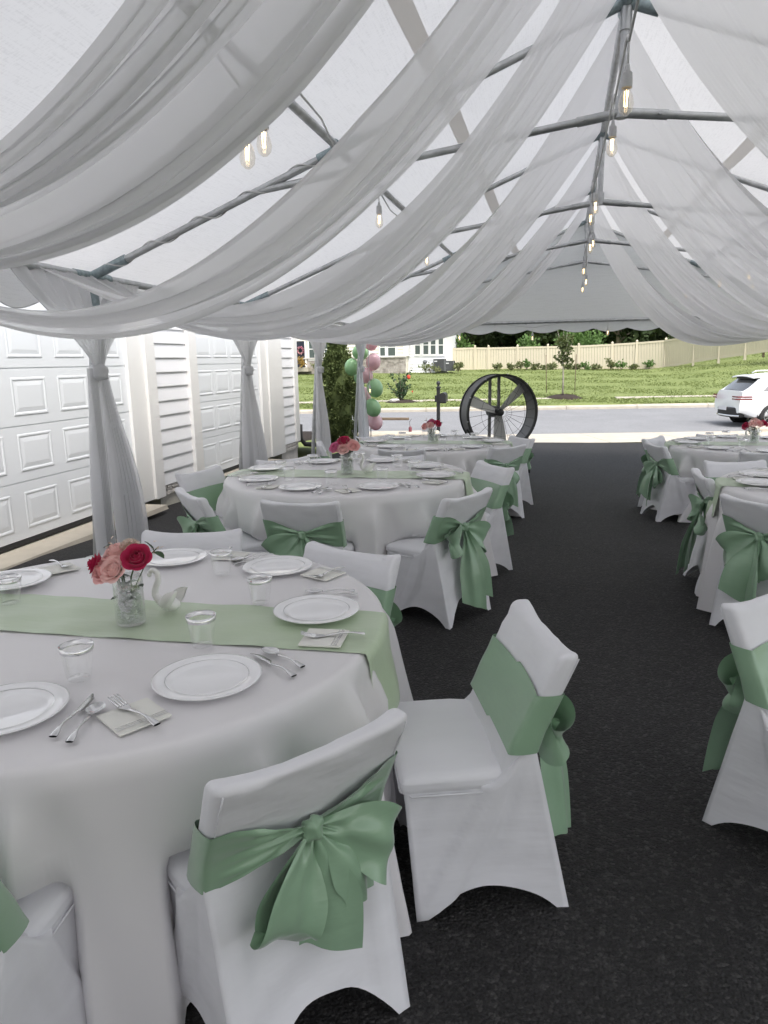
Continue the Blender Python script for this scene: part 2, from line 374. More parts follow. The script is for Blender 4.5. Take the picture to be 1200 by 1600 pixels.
# ------------------------------------------------------------------ garage wing beside the driveway (wall plane x = -4.4)
H = thing('garage_building', 'white garage wing with two panelled doors and lap siding along the driveway', 'garage', (-4.4, 0, 0))
def part(b, name, m, parent=H, smooth=False, **k): return b.obj(name, m, parent, smooth, **k)
b = B(); b.add(*box(-6, -.30, -8, 12.5, .0, 4.0)); part(b, 'wall', m_trim)  # stretch behind the camera is unseen, lengthened with the tent to hold back light
b = B(); b.add([(-6.4, -8.4, 3.95), (.12, -8.4, 3.95), (.12, 12.9, 3.95), (-6.4, 12.9, 3.95), (-2.9, -8.4, 5.6), (-2.9, 12.9, 5.6)],
   [(0, 3, 2, 1), (1, 2, 5, 4), (3, 0, 4, 5), (0, 1, 4), (2, 3, 5)]); part(b, 'roof', m_shingle)
def raised_panel_mesh(wd, hg):
    b = B(); rects = [(0, 0), (.008, .0035), (.020, .0035), (.032, -.001), (.070, .0035)]; V = []
    for o, x in rects: V += [(x, o, o), (x, wd-o, o), (x, wd-o, hg-o), (x, o, hg-o)]
    F = [(4*i+j, 4*i+(j+1) % 4, 4*i+4+(j+1) % 4, 4*i+4+j) for i in range(4) for j in range(4)]+[(16, 17, 18, 19)]
    b.add(V, F); return b.me('raised_panel', [m_door], False)
rpm = raised_panel_mesh(.44, .325)
ZL = [.07, .57, 1.05, 1.54, 2.03, 2.5]
for (y0, y1), lab in (((2.17, 7.05), 0), ((8.62, 10.78), 1)):
    b = B()
    for k in range(5):
        b.add(*box(-.06, 0, y0, y1, ZL[k]+.004, ZL[k+1]-.006))
    b.add(*box(-.08, -.012, y0, y1, ZL[0], ZL[-1]))
    d = part(b, 'garage_door', m_door, H)
    b = B(); b.add(*box(-.05, .006, y0, y1, .028, .066)); part(b, 'bottom_seal', m_dark, d)
    n = int(round((y1-y0)/.61)); pitch = (y1-y0-.03)/n
    for r in range(5):
        for c in range(n):
            link('raised_panel', rpm, d, (.002, y0+.015+c*pitch+(pitch-.44)/2, ZL[r]+.085))
for y0, y1, x1, z1 in ((7.052, 7.36, .035, 2.62), (7.363, 7.56, .07, 2.62), (8.40, 8.61, .06, 2.62), (10.79, 11.05, .04, 2.62), (11.053, 11.66, .07, 2.62)):
    b = B(); b.add(*box(-.3, x1, y0, y1, .02, z1)); part(b, 'door_trim', m_trim)
for y0, y1 in ((2.1, 7.36), (8.40, 11.05)):
    b = B(); b.add(*box(-.3, .033, y0+.002, y1-.002, 2.503, 2.619)); part(b, 'head_trim', m_trim)
def boards(y0, y1, z0, z1, n):
    wall = link('siding_wall', mesh('siding_wall', *box(-.3, .0, y0, y1, z0, z1), m_pvc, False), H)
    h = (z1-z0)/n
    prof = [(.003, h), (.004, h-.004), (.020, .010), (.020, 0), (.002, 0)]
    V = [(x, yy, z) for yy in (0, y1-y0) for x, z in prof]; k = len(prof)
    me = mesh('siding_board', V, [(i, i+1, i+1+k, i+k) for i in range(k-1)]+[tuple(range(k-1, -1, -1)), tuple(range(k, 2*k))], m_pvc, False)
    for i in range(n): link('siding_board', me, wall, (0, y0, z0+i*h))
boards(7.563, 8.397, .13, 2.62, 15)
boards(11.663, 12.34, .13, 2.62, 15)
boards(-8, 12.34, 2.63, 3.93, 8)
boards(-8, 2.09, .13, 2.62, 15)
b = B(); b.add(*box(-.3, .045, 12.34, 12.50, .13, 3.93)); b.add(*box(-.4, .045, 12.50, 12.53, .13, 3.93)); part(b, 'corner_board', m_trim)
b = B(); b.add(*tube([(.03, 12.58, .42), (.03, 12.58, .16), (.10, 12.62, .05), (.3, 12.7, .03)], .045)); part(b, 'drain_elbow', m_dark, smooth=True)
for y0, y1 in ((7.565, 8.395), (11.665, 12.5)):
    fd = link('foundation', mesh('foundation', *box(-.3, -.012, y0, y1, -.2, .13), m_stone, False), H)
    y = y0
    while y < y1-.05:
        L = random.uniform(.10, .22); L = min(L, y1-y)
        for z0, z1 in ((0, .06), (.066, .125)):
            V, F = rbox(.04, L-.008, z1-z0, .012, 3); V = V+RNG.normal(0, .003, V.shape)
            link('stone', mesh('stone', V, F, m_stone, False), fd, (-.005, y+L/2, (z0+z1)/2))
        y += L

# ------------------------------------------------------------------ frame tent
FY = [-7.1, -4.05, -1., 2., 5., 8.05, 11.1, 14.1]  # first two frames: unseen rear bays, added to keep out light from behind
def eL(Y): return np.array([-3.33-.025*(Y-5), Y, 2.2])
def eR(Y): return np.array([4.25+.05*(Y-5), Y, 2.2])
def rg(Y): return np.array([.42+.028*(Y-5), Y, 3.62+.034*(Y-5)])
TN = thing('frame_tent', 'white frame tent with galvanised tube frame and scalloped valance over the driveway', 'tent')
def tp(name, m, *tubes, parent=TN):
    b = B()
    for p, r in tubes: b.add(*tube(p, r, 10))
    return b.obj(name, m, parent, True, 40)
UPv = np.array([0, 0, 1.])
for i, Y in enumerate(FY):
    L, R, G = eL(Y), eR(Y), rg(Y)
    for E_, sgn in ((L, -1), (R, 1)):
        fz = float(drive_z(Y))
        foot = np.array([E_[0]+sgn*.20, Y, fz])
        po = tp('pole', m_steel, ([E_, foot+[0, 0, .0]], .032))
        b = B(); b.add(*lathe([(0, .012), (.10, .012), (.10, 0), (0, 0)], 16)); fo = b.obj('base_plate', m_steel, po, False); fo.location = tuple(foot)
        tp('rafter', m_steel, ([E_, G], .026))
        d = (G-E_)/np.linalg.norm(G-E_)
        fit = tp('corner_fitting', m_fit, ([E_-[0, 0, .28], E_+[0, 0, .02]], .038), ([E_, E_+d*.32], .036), ([E_-[0, .22, 0], E_+[0, .22, 0]], .036))
        mid = E_+(G-E_)*.52
        tp('purlin_fitting', m_fit, ([mid-d*.16, mid+d*.16], .037), ([mid-[0, .12, 0], mid+[0, .12, 0]], .034))
        kb = G-[0, 0, .51+.025*i]
        te = E_+(G-E_)*(.36)
        tp('tie_bar', m_steel, ([kb, kb+(te-kb)*.06, te], .024))
        sl_ = tp('tie_sleeve', m_steel, ([kb+(te-kb)*.005, kb+(te-kb)*.11], .030))
        b = B(); q = kb+(te-kb)*.09; b.add(*tube([q+[0, -.045, 0], q+[0, .045, 0]], .012, 6)); b.obj('bolt', m_steel, sl_, False)
    tp('king_post', m_steel, ([G, kb], .027), ([kb+[0, 0, .09], kb-[0, 0, .03]], .04), ([G-[0, 0, .16], G], .036))
    tp('ridge_fitting', m_fit, ([G-[0, .17, 0], G+[0, .17, 0]], .038), ([G, G+(eL(Y)-G)*.05], .036), ([G, G+(eR(Y)-G)*.05], .036))
for i in range(len(FY)-1):
    a, c = FY[i], FY[i+1]
    tp('ridge_pole', m_steel, ([rg(a), rg(c)], .030))
    for e in (eL, eR):
        tp('eave_rail', m_steel, ([e(a), e(c)], .030))
        tp('purlin', m_steel, ([e(a)+(rg(a)-e(a))*.52, e(c)+(rg(c)-e(c))*.52], .026))
tp('eave_rail', m_steel, ([eL(14.1), eR(14.1)], .028))
OFF = np.array([0, 0, .05])
for e, sg in ((eL, -1), (eR, 1)):
    P = []
    for Y in np.linspace(-7.4, 14.2, 85):
        row = []
        ph = abs(((Y+10.09) % 3.03)/3.03-.5)*2      # 1 at the frames, 0 between them
        for t in np.linspace(-.035, 1, 15):
            q = e(Y)+(rg(Y)-e(Y))*t+OFF; q[2] -= .05*(1-ph**2)*sin(pi*max(t, 0))
            row.append(q)
        P.append(row)
    tpn = link('roof_panel', mesh('roof_panel', *grid(P), m_roof), TN)
    P = []
    for Y in np.linspace(-7.4, 14.2, 100):
        row = []
        ph = abs(((Y+10.09) % 3.03)/3.03-.5)*2
        for t in (.694, .720):
            q = e(Y)+(rg(Y)-e(Y))*t+OFF; q[2] -= .05*(1-ph**2)*sin(pi*t)+.012; row.append(q)
        P.append(row)
    link('seam_strip', mesh('seam_strip', *grid(P), m_seam), tpn)
    # scalloped valance hanging along the eave
    P = []
    for Y in np.arange(-7.4, 14.2001, .03):
        q = e(Y)+(rg(Y)-e(Y))*-.036+OFF; dr = .20+.065*abs(sin(pi*(Y+.12)/.52))
        P.append([q+np.array([sg*.012*sin(Y*9)*v, 0, -dr*v]) for v in np.linspace(0, 1, 5)])
    va = link('valance', mesh('valance', *grid(P), m_roof), TN)
    va2 = tp('valance_binding', m_sock, ([r_[-1] for r_ in P], .004), parent=va)
# gable end with its own valance
P = []
for s in np.linspace(0, 1, 41):
    x = eL(14.1)*(1-s)+eR(14.1)*s; k = s/.5 if s < .5 else (1-s)/.5
    a = eL(14.1) if s < .5 else eR(14.1); top = a+(rg(14.1)-a)*(k)
    P.append([np.array([top[0], 14.16+.05*sin(pi*v), 2.22+(top[2]+.04-2.22)*v]) for v in np.linspace(0, 1, 9)])
gp = link('gable_panel', mesh('gable_panel', *grid(P), m_roof), TN)
P2 = [[rg(-7.1)*0+np.array([q[0]-.5, -7.16-.05*sin(pi*i/8), q[2]-.5*max(0, (q[2]-2.22)/1.9)]) for i, q in enumerate(r_)] for r_ in P]
link('gable_panel', mesh('gable_panel', *grid(P2), m_roof), TN)  # unseen rear gable, added to block light coming from behind the camera
P = []; L, R = eL(14.1), eR(14.1)
for s in np.linspace(0, 1, 320):
    x = L[0]+(R[0]-L[0])*s; dr = .17+.065*abs(sin(pi*(x+.33)/.60))
    P.append([(x, 14.17+.015*sin(x*7)*v, 2.235-dr*v) for v in np.linspace(0, 1, 5)])
va = link('valance', mesh('valance', *grid(P), m_roof), TN)
tp('valance_binding', m_sock, ([np.array(r_[-1]) for r_ in P], .004), parent=va)
b = B()
b.add(*grid([[(L[0]+(R[0]-L[0])*s, 14.155, 2.235), (L[0]+(R[0]-L[0])*s, 14.155, 2.195)] for s in np.linspace(0, 1, 60)])); b.obj('hem_band', m_seam, gp)
gme = mesh('grommet', xf(lathe([(.010, 0), (.018, .004), (.010, .008)], 10)[0], M=eul(pi/2, 0, 0)), lathe([(.010, 0), (.018, .004), (.010, .008)], 10)[1], m_steel)
for k in range(14): link('grommet', gme, gp, (L[0]+.3+k*.58, 14.145, 2.175))

# ------------------------------------------------------------------ voile drapes swagged from the ridge to the eaves
def drape(a, c, e, seed, label, nf=6):
    """a, c: (ridge Y, eave Y, sag, skew of the sag) of the two edges of the panel"""
    r = np.random.default_rng(seed); nu, nv = 260, 76
    ph = r.uniform(0, 6.28, 9); P = np.zeros((nu, nv, 3)); a, c = np.array(a), np.array(c)
    dirn = 1 if e(0)[0] > 0 else -1
    for i, u in enumerate(np.linspace(.03, .97, nu)):
        wv = u+.05*sin(2*pi*2*u+ph[0])*u*(1-u)*4
        Yr, _, sg, sk = a+(c-a)*u; Ye = a[1]+(c[1]-a[1])*wv
        A = rg(Yr)+[dirn*.035, 0, -.035]; E_ = e(Ye)+[-dirn*.02, 0, 0]
        ed = min(1, 8*u*(1-u)); sg = sg+ed*(.022*sin(2*pi*1.5*u+ph[5])+.015*sin(2*pi*3.3*u+ph[6]))
        x = 2*pi*nf*u+ph[2]+1.1*sin(2*pi*1.7*u+ph[3]); fold = 1.25-2.5*abs(sin(x/2))**.75; f2 = 1-2*abs(sin(1.35*x+ph[4]))**.7; f3 = 1-2*abs(sin(3.1*x+ph[7]+.8*sin(x)))**.8
        for j, t in enumerate(np.linspace(0, 1, nv)):
            q = A*(1-t)+E_*t
            q[2] -= sg*4*t*(1-t)*(1+sk*(t-.5))
            wl = abs((1-t)*(c[0]-a[0])+t*(c[1]-a[1]))*.5+abs(c[2]-a[2])*2*t*(1-t)+.01
            am = min(.010+.055*sm(t/.45)*(1-.6*sm((t-.75)/.25)), .008+.10*wl)
            dz = am*fold*(.7+.3*sin(4*t+ph[8]+3*u))+am*.38*f2*sm(t*2)+.0085*f3*sm(t*3)*(.6+.4*sin(5*t+ph[1]+2*u))*min(1, .35+wl*2.2)
            lw = 1-.5*sm((t-.35)/.3)
            q[2] += dz*lw; q[1] += (.55+.7*(1-lw)*2)*am*cos(x)*ed; q[0] += dirn*.3*dz
            P[i, j] = q
    o = link('drape', mesh('drape', *grid(P), m_voile)); tag(o, label, 'drape', 'voile ceiling drapes')
    return o
GS, AW = 'white voile drape swagged to the garage side, ', 'white voile drape swagged away from the garage, '
for k, (a, c, lab, nf) in enumerate((
        ((1.19, 2.18, .75, -.37), (2.13, 1.99, .94, -.4), 'nearest the camera', 5), ((2.5, 2.87, 1.01, -.24), (3.45, 2.83, 1.05, .12), 'second from the camera', 4),
        ((3.38, 4.31, .97, -.63), (4.78, 5.32, 1.06, -.03), 'tied off beside the first pole', 5), ((5.05, 7.29, .99, -.2), (7.9, 8.7, 1.0, .15), 'tied off beside the second pole', 6),
        ((8.1, 10.3, 1.0, -.2), (10.9, 11.8, 1.02, .1), 'tied off beside the third pole', 6), ((11.15, 13.3, 1.0, -.2), (13.2, 12.7, .95, -.6), 'at the street end', 6))):
    drape(a, c, eL, 20+k, GS+lab, nf)
for k, (a, c, lab, nf) in enumerate((
        ((1.2, 2.2, .9, -.4), (2.3, 2.1, .95, -.3), 'nearest the camera', 5), ((2.6, 4.2, .93, -.6), (4.72, 4.5, .95, -.7), 'above the chair cropped by the picture edge', 6),
        ((5.12, 7.6, .75, -.7), (7.95, 9.5, 1.05, -.2), 'starting at the first king post', 6), ((8.1, 10.4, .95, -.4), (10.9, 12.2, 1.08, -.2), 'starting at the second king post', 6),
        ((11.15, 12.8, 1.1, -.5), (13.9, 13.0, 1.28, -.85), 'at the street end', 6))):
    drape(a, c, eR, 40+k, AW+lab, nf)
def curtain(Y, e, label, seed):
    r = np.random.default_rng(seed); E_ = e(Y); sg = 1 if E_[0] < 0 else -1
    fz = float(drive_z(Y)); zk = 1.50+fz*.3; X0 = E_[0]-sg*.07
    C = thing('pole_curtain', label, 'curtain', (0, 0, 0), group='voile curtains knotted round the tent poles')
    kx, ky = X0+sg*.075, Y-.03
    for side, wd in ((-1, .80), (1, .42)):
        P = []
        for i, u in enumerate(np.linspace(0, 1, 40)):
            ya = Y+side*(.12+wd*u); row = []; f = sin(2*pi*5*u+seed+side)
            for v in np.linspace(0, 1, 26):
                k = sm(v**.85); a = .03*(1-.55*v)
                row.append((E_[0]+sg*.03+(kx-E_[0]-sg*.03)*k+sg*a*f, ya+(ky+side*.045*u-ya)*k**(.75)+a*.5*cos(2*pi*5*u), 2.18+(zk-2.18)*v-.06*u*sin(pi*v)))
            P.append(row)
        link('upper_swag', mesh('upper_swag', *grid(P), m_voile2), C)
    for lab2, y0, y1, y2, dx in (('lower_panel', .03, .07, .42, .05), ('back_panel', -.10, -.185, -.055, .04)):
        P = []
        for i, u in enumerate(np.linspace(0, 1, 60)):
            row = []; f = sin(2*pi*(6 if dx > 0 else 3)*u+seed*2); f2 = cos(2*pi*6*u+seed)
            for v in np.linspace(0, 1, 30):
                a = .012+.03*sm(v*1.5); wv = sm(v*1.15)**.8
                yb = ky+(y0+.1*u)*(1-wv)+(y1+(y2-y1)*u)*wv
                row.append((kx+sg*(dx*(.3+.5*v)+a*f-.04), yb+a*.4*f2, zk+.03+(fz+.015-zk-.03)*v))
            P.append(row)
        link(lab2, mesh(lab2, *grid(P), m_voile2), C)
    V, F = rbox(.125, .12, .15, .05, 8); V = V.copy(); V[:, 2] += .014*np.sin(V[:, 2]*70+V[:, 1]*18); V[:, 0] *= 1+.1*np.sin(V[:, 2]*95+V[:, 1]*15)
    link('knot', mesh('knot', V, F, m_voile2), C, (kx+sg*.0, ky, zk))
for k, (Y, lab) in enumerate(((5., 'white curtain knotted round the pole beside the nearest garage door'), (8.05, 'white curtain knotted round the pole by the second garage door'),
                             (11.1, 'white curtain knotted round the pole at the garage corner'), (14.1, 'white curtain on the pole beside the balloons'))):
    curtain(Y, eL, lab, k+1)

# ------------------------------------------------------------------ string lights
bulb_me = mesh('bulb', *lathe([(.0135, 0), (.014, -.012), (.024, -.035), (.029, -.062), (.024, -.085), (.010, -.098), (.001, -.10)], 14), m_bulbg)
sock_me = mesh('socket', *lathe([(.004, .075), (.008, .07), (.010, .05), (.018, .045), (.020, .02), (.020, -.006), (.0135, -.008)], 12), m_sock, angle=40)
bf = B()
for a in range(3): bf.add(*tube([(.008*cos(a*2.1), .008*sin(a*2.1), -.015), (.006*cos(a*2.1+1), .006*sin(a*2.1+1), -.07)], .0012, 5))
fil_me = bf.me('filament', [m_fil])
def lights(label, pts, cord, group='strings of clear bulbs under the tent', extra=None):
    t = thing('string_light', label, 'string lights', group=group)
    b = B()
    for c in cord: b.add(*tube(c, .0055, 6))
    for p in pts: b.add(*tube([np.array(p)+[0, 0, .07], np.array(p)+[0, 0, .15]], .004, 5))
    b.obj('cord', m_cord, t)
    for p in pts:
        bl = link('bulb', bulb_me, t, tuple(p), rz=random.random()*3); link('socket', sock_me, bl); link('filament', fil_me, bl)
rb = [(.27, 3.05, 2.53), (.31, 4.16, 2.66), (.34, 5.89, 2.69), (.34, 6.5, 2.71), (.40, 7.5, 2.62), (.47, 8.3, 2.77), (.44, 9.5, 2.62), (.53, 10.6, 2.60), (.55, 12.0, 2.62)]
c1 = [(.42, 1.9, 3.35), (.34, 2.5, 3.1)]
for p in rb: c1 += [tuple(np.array(p)+[0, 0, .15]), tuple(np.array(p)+[.03, .4, .32])]
lights('lit string of clear bulbs hanging below the ridge pole', rb, [c1])
lb = [(-1.06, 2.6, 2.33), (-1.04, 2.72, 2.40)]
a0, a1 = eL(5.), rg(5.); hx = []
for t in np.linspace(0, .5, 130):
    q = a0+(a1-a0)*t; q = q+np.array([-.35*cos(t*62), .94*cos(t*62+.0), sin(t*62)])*.036; hx.append(q)
mid = a0+(a1-a0)*.52
c2 = [mid+[0, -.02, -.05], mid+[.18, -1.0, -.12], np.array([-1.0, 2.9, 2.62]), np.array(lb[1])+[0, 0, .15], np.array(lb[0])+[0, 0, .15], np.array([-1.1, 2.3, 2.6]), np.array([-1.2, 1.5, 2.75])]
lb2 = [(-1.16, 5.2, 2.56), (-1.22, 7.7, 2.60)]
c3 = [mid+[0, .02, -.05], np.array(lb2[0])+[0, 0, .15], np.array([-1.35, 6.5, 2.83]), np.array(lb2[1])+[0, 0, .15], np.array([-1.5, 8.0, 2.9])]
lights('string of clear bulbs wound round the first rafter on the garage side', lb+lb2, [hx, c2, c3])
rbts = [(2.1, 8.6, 2.4), (2.3, 9.2, 2.35), (2.2, 10.4, 2.5), (2.0, 11.6, 2.45)]
lights('string of clear bulbs glowing behind the drapes away from the garage', rbts, [[np.array(p)+[0, 0, .15] for p in rbts]])
gb = [(-2.95, 14.05, 1.97), (-1.6, 14.05, 1.99), (-.23, 14.05, 1.95), (1.12, 14.05, 2.02), (2.6, 14.05, 2.0)]
cg = [(-3.5, 14.08, 2.19)]
for p in gb: cg += [(p[0]-.5, 14.08, 2.17), (p[0], 14.07, p[2]+.15), (p[0]+.5, 14.08, 2.17)]
pb = [(-3.30, 13.7, 1.02)]
lights('string of clear bulbs along the valance at the street end', gb+pb, [cg, [(-3.34, 13.8, 2.2), (-3.32, 13.72, 1.5), (-3.30, 13.7, 1.17)], [(-3.40, 13.75, .62), (-3.36, 13.72, 1.1), (-3.30, 13.7, 1.17)]])

# ------------------------------------------------------------------ chairs in spandex covers with satin sashes
def back_y(z): return .115-.45*z
BT = .066                                    # thickness of the covered back
def chair_meshes():
    out = {}
    V, F = rbox(.472, BT, .385, .023, 16); V = V.copy()
    V[:, 2] += .595
    k = np.clip((V[:, 2]-.42)/.37, 0, 1); ends = (V[:, 0]/.236)**2
    V[:, 2] -= .024*(1-ends**1.5)*k**3
    V[:, 0] *= 1-.02*(1-k)
    V[:, 1] *= 1-.30*(1-ends)*k**2               # the cloth spans thinly between the two uprights
    V[:, 1] += back_y(V[:, 2]) - .012*(1-ends)*np.clip(k*1.5, 0, 1)
    V[:, 0] *= 1-.045*sm((.525-V[:, 2])/.04)
    w_ = 1.3*np.sin(V[:, 0]*34+V[:, 2]*60)*np.sin(V[:, 2]*23+1)+.8*np.sin(V[:, 0]*19-V[:, 2]*85+2)*k
    w_ += .9*np.sin(V[:, 0]*62+V[:, 2]*118+1)*np.sin(V[:, 0]*9+2)+.7*np.sin(V[:, 2]*150-V[:, 0]*25)*np.exp(-((np.abs(V[:, 0])-.16)/.07)**2)
    V[:, 1] += .0021*w_
    out['backrest'] = mesh('backrest', V, F, m_cover)
    V, F = rbox(.462, .375, .060, .022, 14); V = V.copy(); V[:, 2] += .426; V[:, 1] += .035
    V[:, 2] += np.where(V[:, 2] > .44, .012*(1-(V[:, 0]/.25)**2)*(1-((V[:, 1]-.035)/.21)**2)-.007, 0)
    V[:, 0] *= 1-.05*sm((.0-V[:, 1])/.06)
    V[:, 2] += .0012*np.sin(V[:, 0]*55+V[:, 1]*20)*sm((.06-V[:, 1])/.12)
    out['seat'] = mesh('seat', V, F, m_cover)
    feet = [(-.224, -.262, .004), (.224, -.262, .004), (.228, .180, .004), (-.228, .180, .004)]
    tops = [(-.229, -.150, .515), (.229, -.150, .515), (.225, .212, .415), (-.225, .212, .415)]
    ns, nv = 26, 26; P = []
    for f in range(4):
        a, b2 = np.array(tops[f]), np.array(tops[(f+1) % 4]); c, d = np.array(feet[f]), np.array(feet[(f+1) % 4])
        nrm = np.array([(0, -1, 0), (1, 0, 0), (0, 1, 0), (-1, 0, 0)][f], float); arch = [.11, .085, .09, .085][f]
        for i in range(ns):
            s = i/ns; e = .085; ss = np.clip((s-e)/(1-2*e), 0, 1); h = 1-arch/.42*sin(pi*ss)**.75
            T = a+(b2-a)*s
            if f in (1, 3): sf = s if f == 1 else 1-s; T[2] = .415+.10*(1-sm(sf/.36))
            row = [T-nrm*.045+[0, 0, .004], T-nrm*.004+[0, 0, .004]]
            for j in range(nv+1):
                v = j/nv*h; G = c+(d-c)*s; q = T+(G-T)*v
                q = q-nrm*((.016 if f in (1, 3) else .028)*sin(pi*s)**.8*sin(pi*min(1, v*.8)))
                if f in (1, 3):      # the long leg shows as a flat strip from the front foot up to the back
                    line = .27+.66*v; dd = abs(sf-line)
                    q = q+nrm*.015*sm((.135-dd)/.05)*sm((1.02-v)/.1)*sm((v+.25)/.2)
                    q = q+nrm*.0055*sin(46*(sf-line)+9*v)*math.exp(-((v-.80)/.16)**2)*sm((sf-line-.12)/.1)
                    q = q+nrm*.0018*sin(30*sf-14*v)*(1-v)
                if f == 0: q = q+nrm*.009*(sm((.055-abs(s-.115))/.03)+sm((.055-abs(s-.885))/.03))*sm(v*3)*sm((1.1-v)/.3)
                if f == 0: q = q-nrm*(.004*sin(2*pi*3*s)*v)+nrm*.004*sin(9*s+21*v)*sin(pi*s)
                row.append(q)
            P.append(row)
    out['skirt'] = mesh('skirt', *grid(P, cu=True), m_cover)
    b = B()
    # seam piping under the seat
    loop = [(-.229, -.02), (-.229, .19), (-.20, .219), (.20, .219), (.229, .19), (.229, -.02)]
    b.add(*tube([(x, y, .396) for x, y in loop], .0028, 5))
    for sx in (-1, 1): b.add(*tube([(sx*.2215, back_y(z)-BT/2+.0002, z) for z in np.linspace(.50, .765, 8)], .0022, 5))
    out['seam'] = b.me('seam', [m_cover])
    return out
CM = chair_meshes()
KZ = .572; KN = np.array([0, back_y(KZ)-.058, KZ])
def band_mesh(seed):
    r = np.random.default_rng(seed); hw, ht = .2290, .0325; nr = 17; P = []
    per = []                                 # (x, side) round the slab, from the knot back to the knot
    for x in np.linspace(0, hw, 18): per.append((x, -1))
    for a in np.linspace(-pi/2, pi/2, 7)[1:-1]: per.append((hw+.0095*cos(a), sin(a)))
    for x in np.linspace(hw, -hw, 24): per.append((x, 1))
    for a in np.linspace(pi/2, 3*pi/2, 7)[1:-1]: per.append((-hw-.010*cos(a-pi), sin(a)))
    for x in np.linspace(-hw, 0, 18): per.append((x, -1))
    zs = {1: .010*r.uniform(-1, 1), -1: .010*r.uniform(-1, 1)}
    for x, sd in per:
        rear = sd < -.5; q = abs(x)/hw; row = []
        k = sm(q*1.02) if rear else 1.0
        hh = .017+.067*k**.75 if rear else .084
        zc = KZ+.006*k+(zs[1 if x > 0 else -1]*k)
        for j, v in enumerate(np.linspace(-1, 1, nr)):
            z = zc+v*hh; pl = (1-k)
            kk_ = np.clip((z-.42)/.37, 0, 1); e_ = min(1, q)**2
            off = ht*(1-.30*(1-e_)*kk_**2)+.0040+(.010*np.clip((.56-z)/.07, 0, 1) if rear else 0)
            if rear:
                rad = v*2.6+seed*1.7+(1 if x > 0 else -1)
                off += .016*pl*(.5+.5*cos(v*6.5+seed))+.011*(4*k*(1-k))*(.5+.5*sin(rad*2.1+.8*q))+.006*(4*k*(1-k))*sin(rad*5+3*q)+.003*sin(z*210+q*6+seed)*k*(1-k)*4
            else: off += .0028+.0010*sin(v*5+x*9)
            bow = .012*(1-e_)*np.clip(kk_*1.5, 0, 1)
            row.append((x*(1-.02*np.clip((.60-z)/.2, 0, 1)), back_y(z)-bow+sd*off-(.010*pl if rear else 0), z))
        P.append(row)
    return mesh('band', *grid(P), m_satin)
def sheet(path, wid, wdir, nrm, seed, name, fold=.02, pinch=1.0, ends=(0, 1), nq=25):
    """a ribbon of satin: path(p) centre, wid(p) half width, folds that die out away from the knot"""
    r = np.random.default_rng(seed); ph = r.uniform(0, 6.28, 4); P = []; n = 54
    cen = [np.array(path(p)) for p in np.linspace(0, 1, n)]
    for i, p in enumerate(np.linspace(0, 1, n)):
        T = cen[min(i+1, n-1)]-cen[max(i-1, 0)]; T /= np.linalg.norm(T)+1e-9
        W_ = np.array(wdir, float); W_ = W_-T*(W_@T); W_ /= np.linalg.norm(W_)+1e-9; Nn = np.cross(W_, T); Nn *= np.sign(Nn@np.array(nrm)) or 1
        hw = wid(p); op = sm((hw-.014)/.06); row = []
        for q in np.linspace(-1, 1, nq):
            x = q+.18*sin(2.2*q+ph[3])
            f = fold*((1-op)*.50*cos(4.4*x+ph[0])+op*(.55*cos(2.3*x+ph[1]+1.5*p)+.20*cos(4.9*x+ph[2]-2*p)))
            row.append(cen[i]+W_*(q*hw*(1-.10*op*abs(sin(2.3*x+ph[1]))))+Nn*f)
        P.append(row)
    return mesh(name, *grid(P), m_satin)
def loop_mesh(ang, L, wid, seed, open_=.030):
    d = np.array([sin(ang), 0, -cos(ang)]); n = np.array([0, -1., 0]); wv = np.array([cos(ang), 0, sin(ang)]); side = abs(sin(ang))
    def path(p):
        f = sin(pi*p)**.9; th = open_*sin(2*pi*p)*sin(pi*p)**.5
        return KN+d*(L*f)+n*(.006+.030*f+th)+np.array([0, 0, -1.])*(.30*L*side*f**2.5)+np.array([0, 0, 1.])*(th*.55*side)
    return sheet(path, lambda p: .013+(wid-.013)*sm(1.25*sin(pi*p)**.9), wv, n, seed, 'bow_loop', .017)
def tail_mesh(ang, L, wid, seed, cut=.06, tw=0):
    def path(p):
        a = ang*(1-.45*p)
        return KN+np.array([sin(a), 0, -cos(a)])*(L*p)+np.array([0, -.006-.020*sin(pi*p)-(.08+.14*(L > .35))*L*p, 0])
    me = sheet(path, lambda p: .011+(wid-.011)*sm(p*1.6), (cos(ang*.7), -tw, sin(ang*.7)), (0, -1, 0), seed+77, 'sash_tail', .020, nq=21)
    co = np.zeros(len(me.vertices)*3); me.vertices.foreach_get('co', co); co = co.reshape(54, 21, 3)
    for i in range(54):
        for j in range(21): co[i, j, 2] -= cut*(j/20-.5)*sm((i/53-.55)/.45)
    me.vertices.foreach_set('co', co.reshape(-1)); me.update(); return me
def knot_mesh(seed):
    V, F = rbox(.046, .034, .052, .015, 8); V = V.copy(); V[:, 0] *= 1+6*np.abs(V[:, 2]); V[:, 1] -= .005*np.cos(V[:, 0]*190+V[:, 2]*70+seed); V = xf(V, KN+np.array([0, -.012, 0]))
    return mesh('bow_knot', V, F, m_satin)
SASH = []
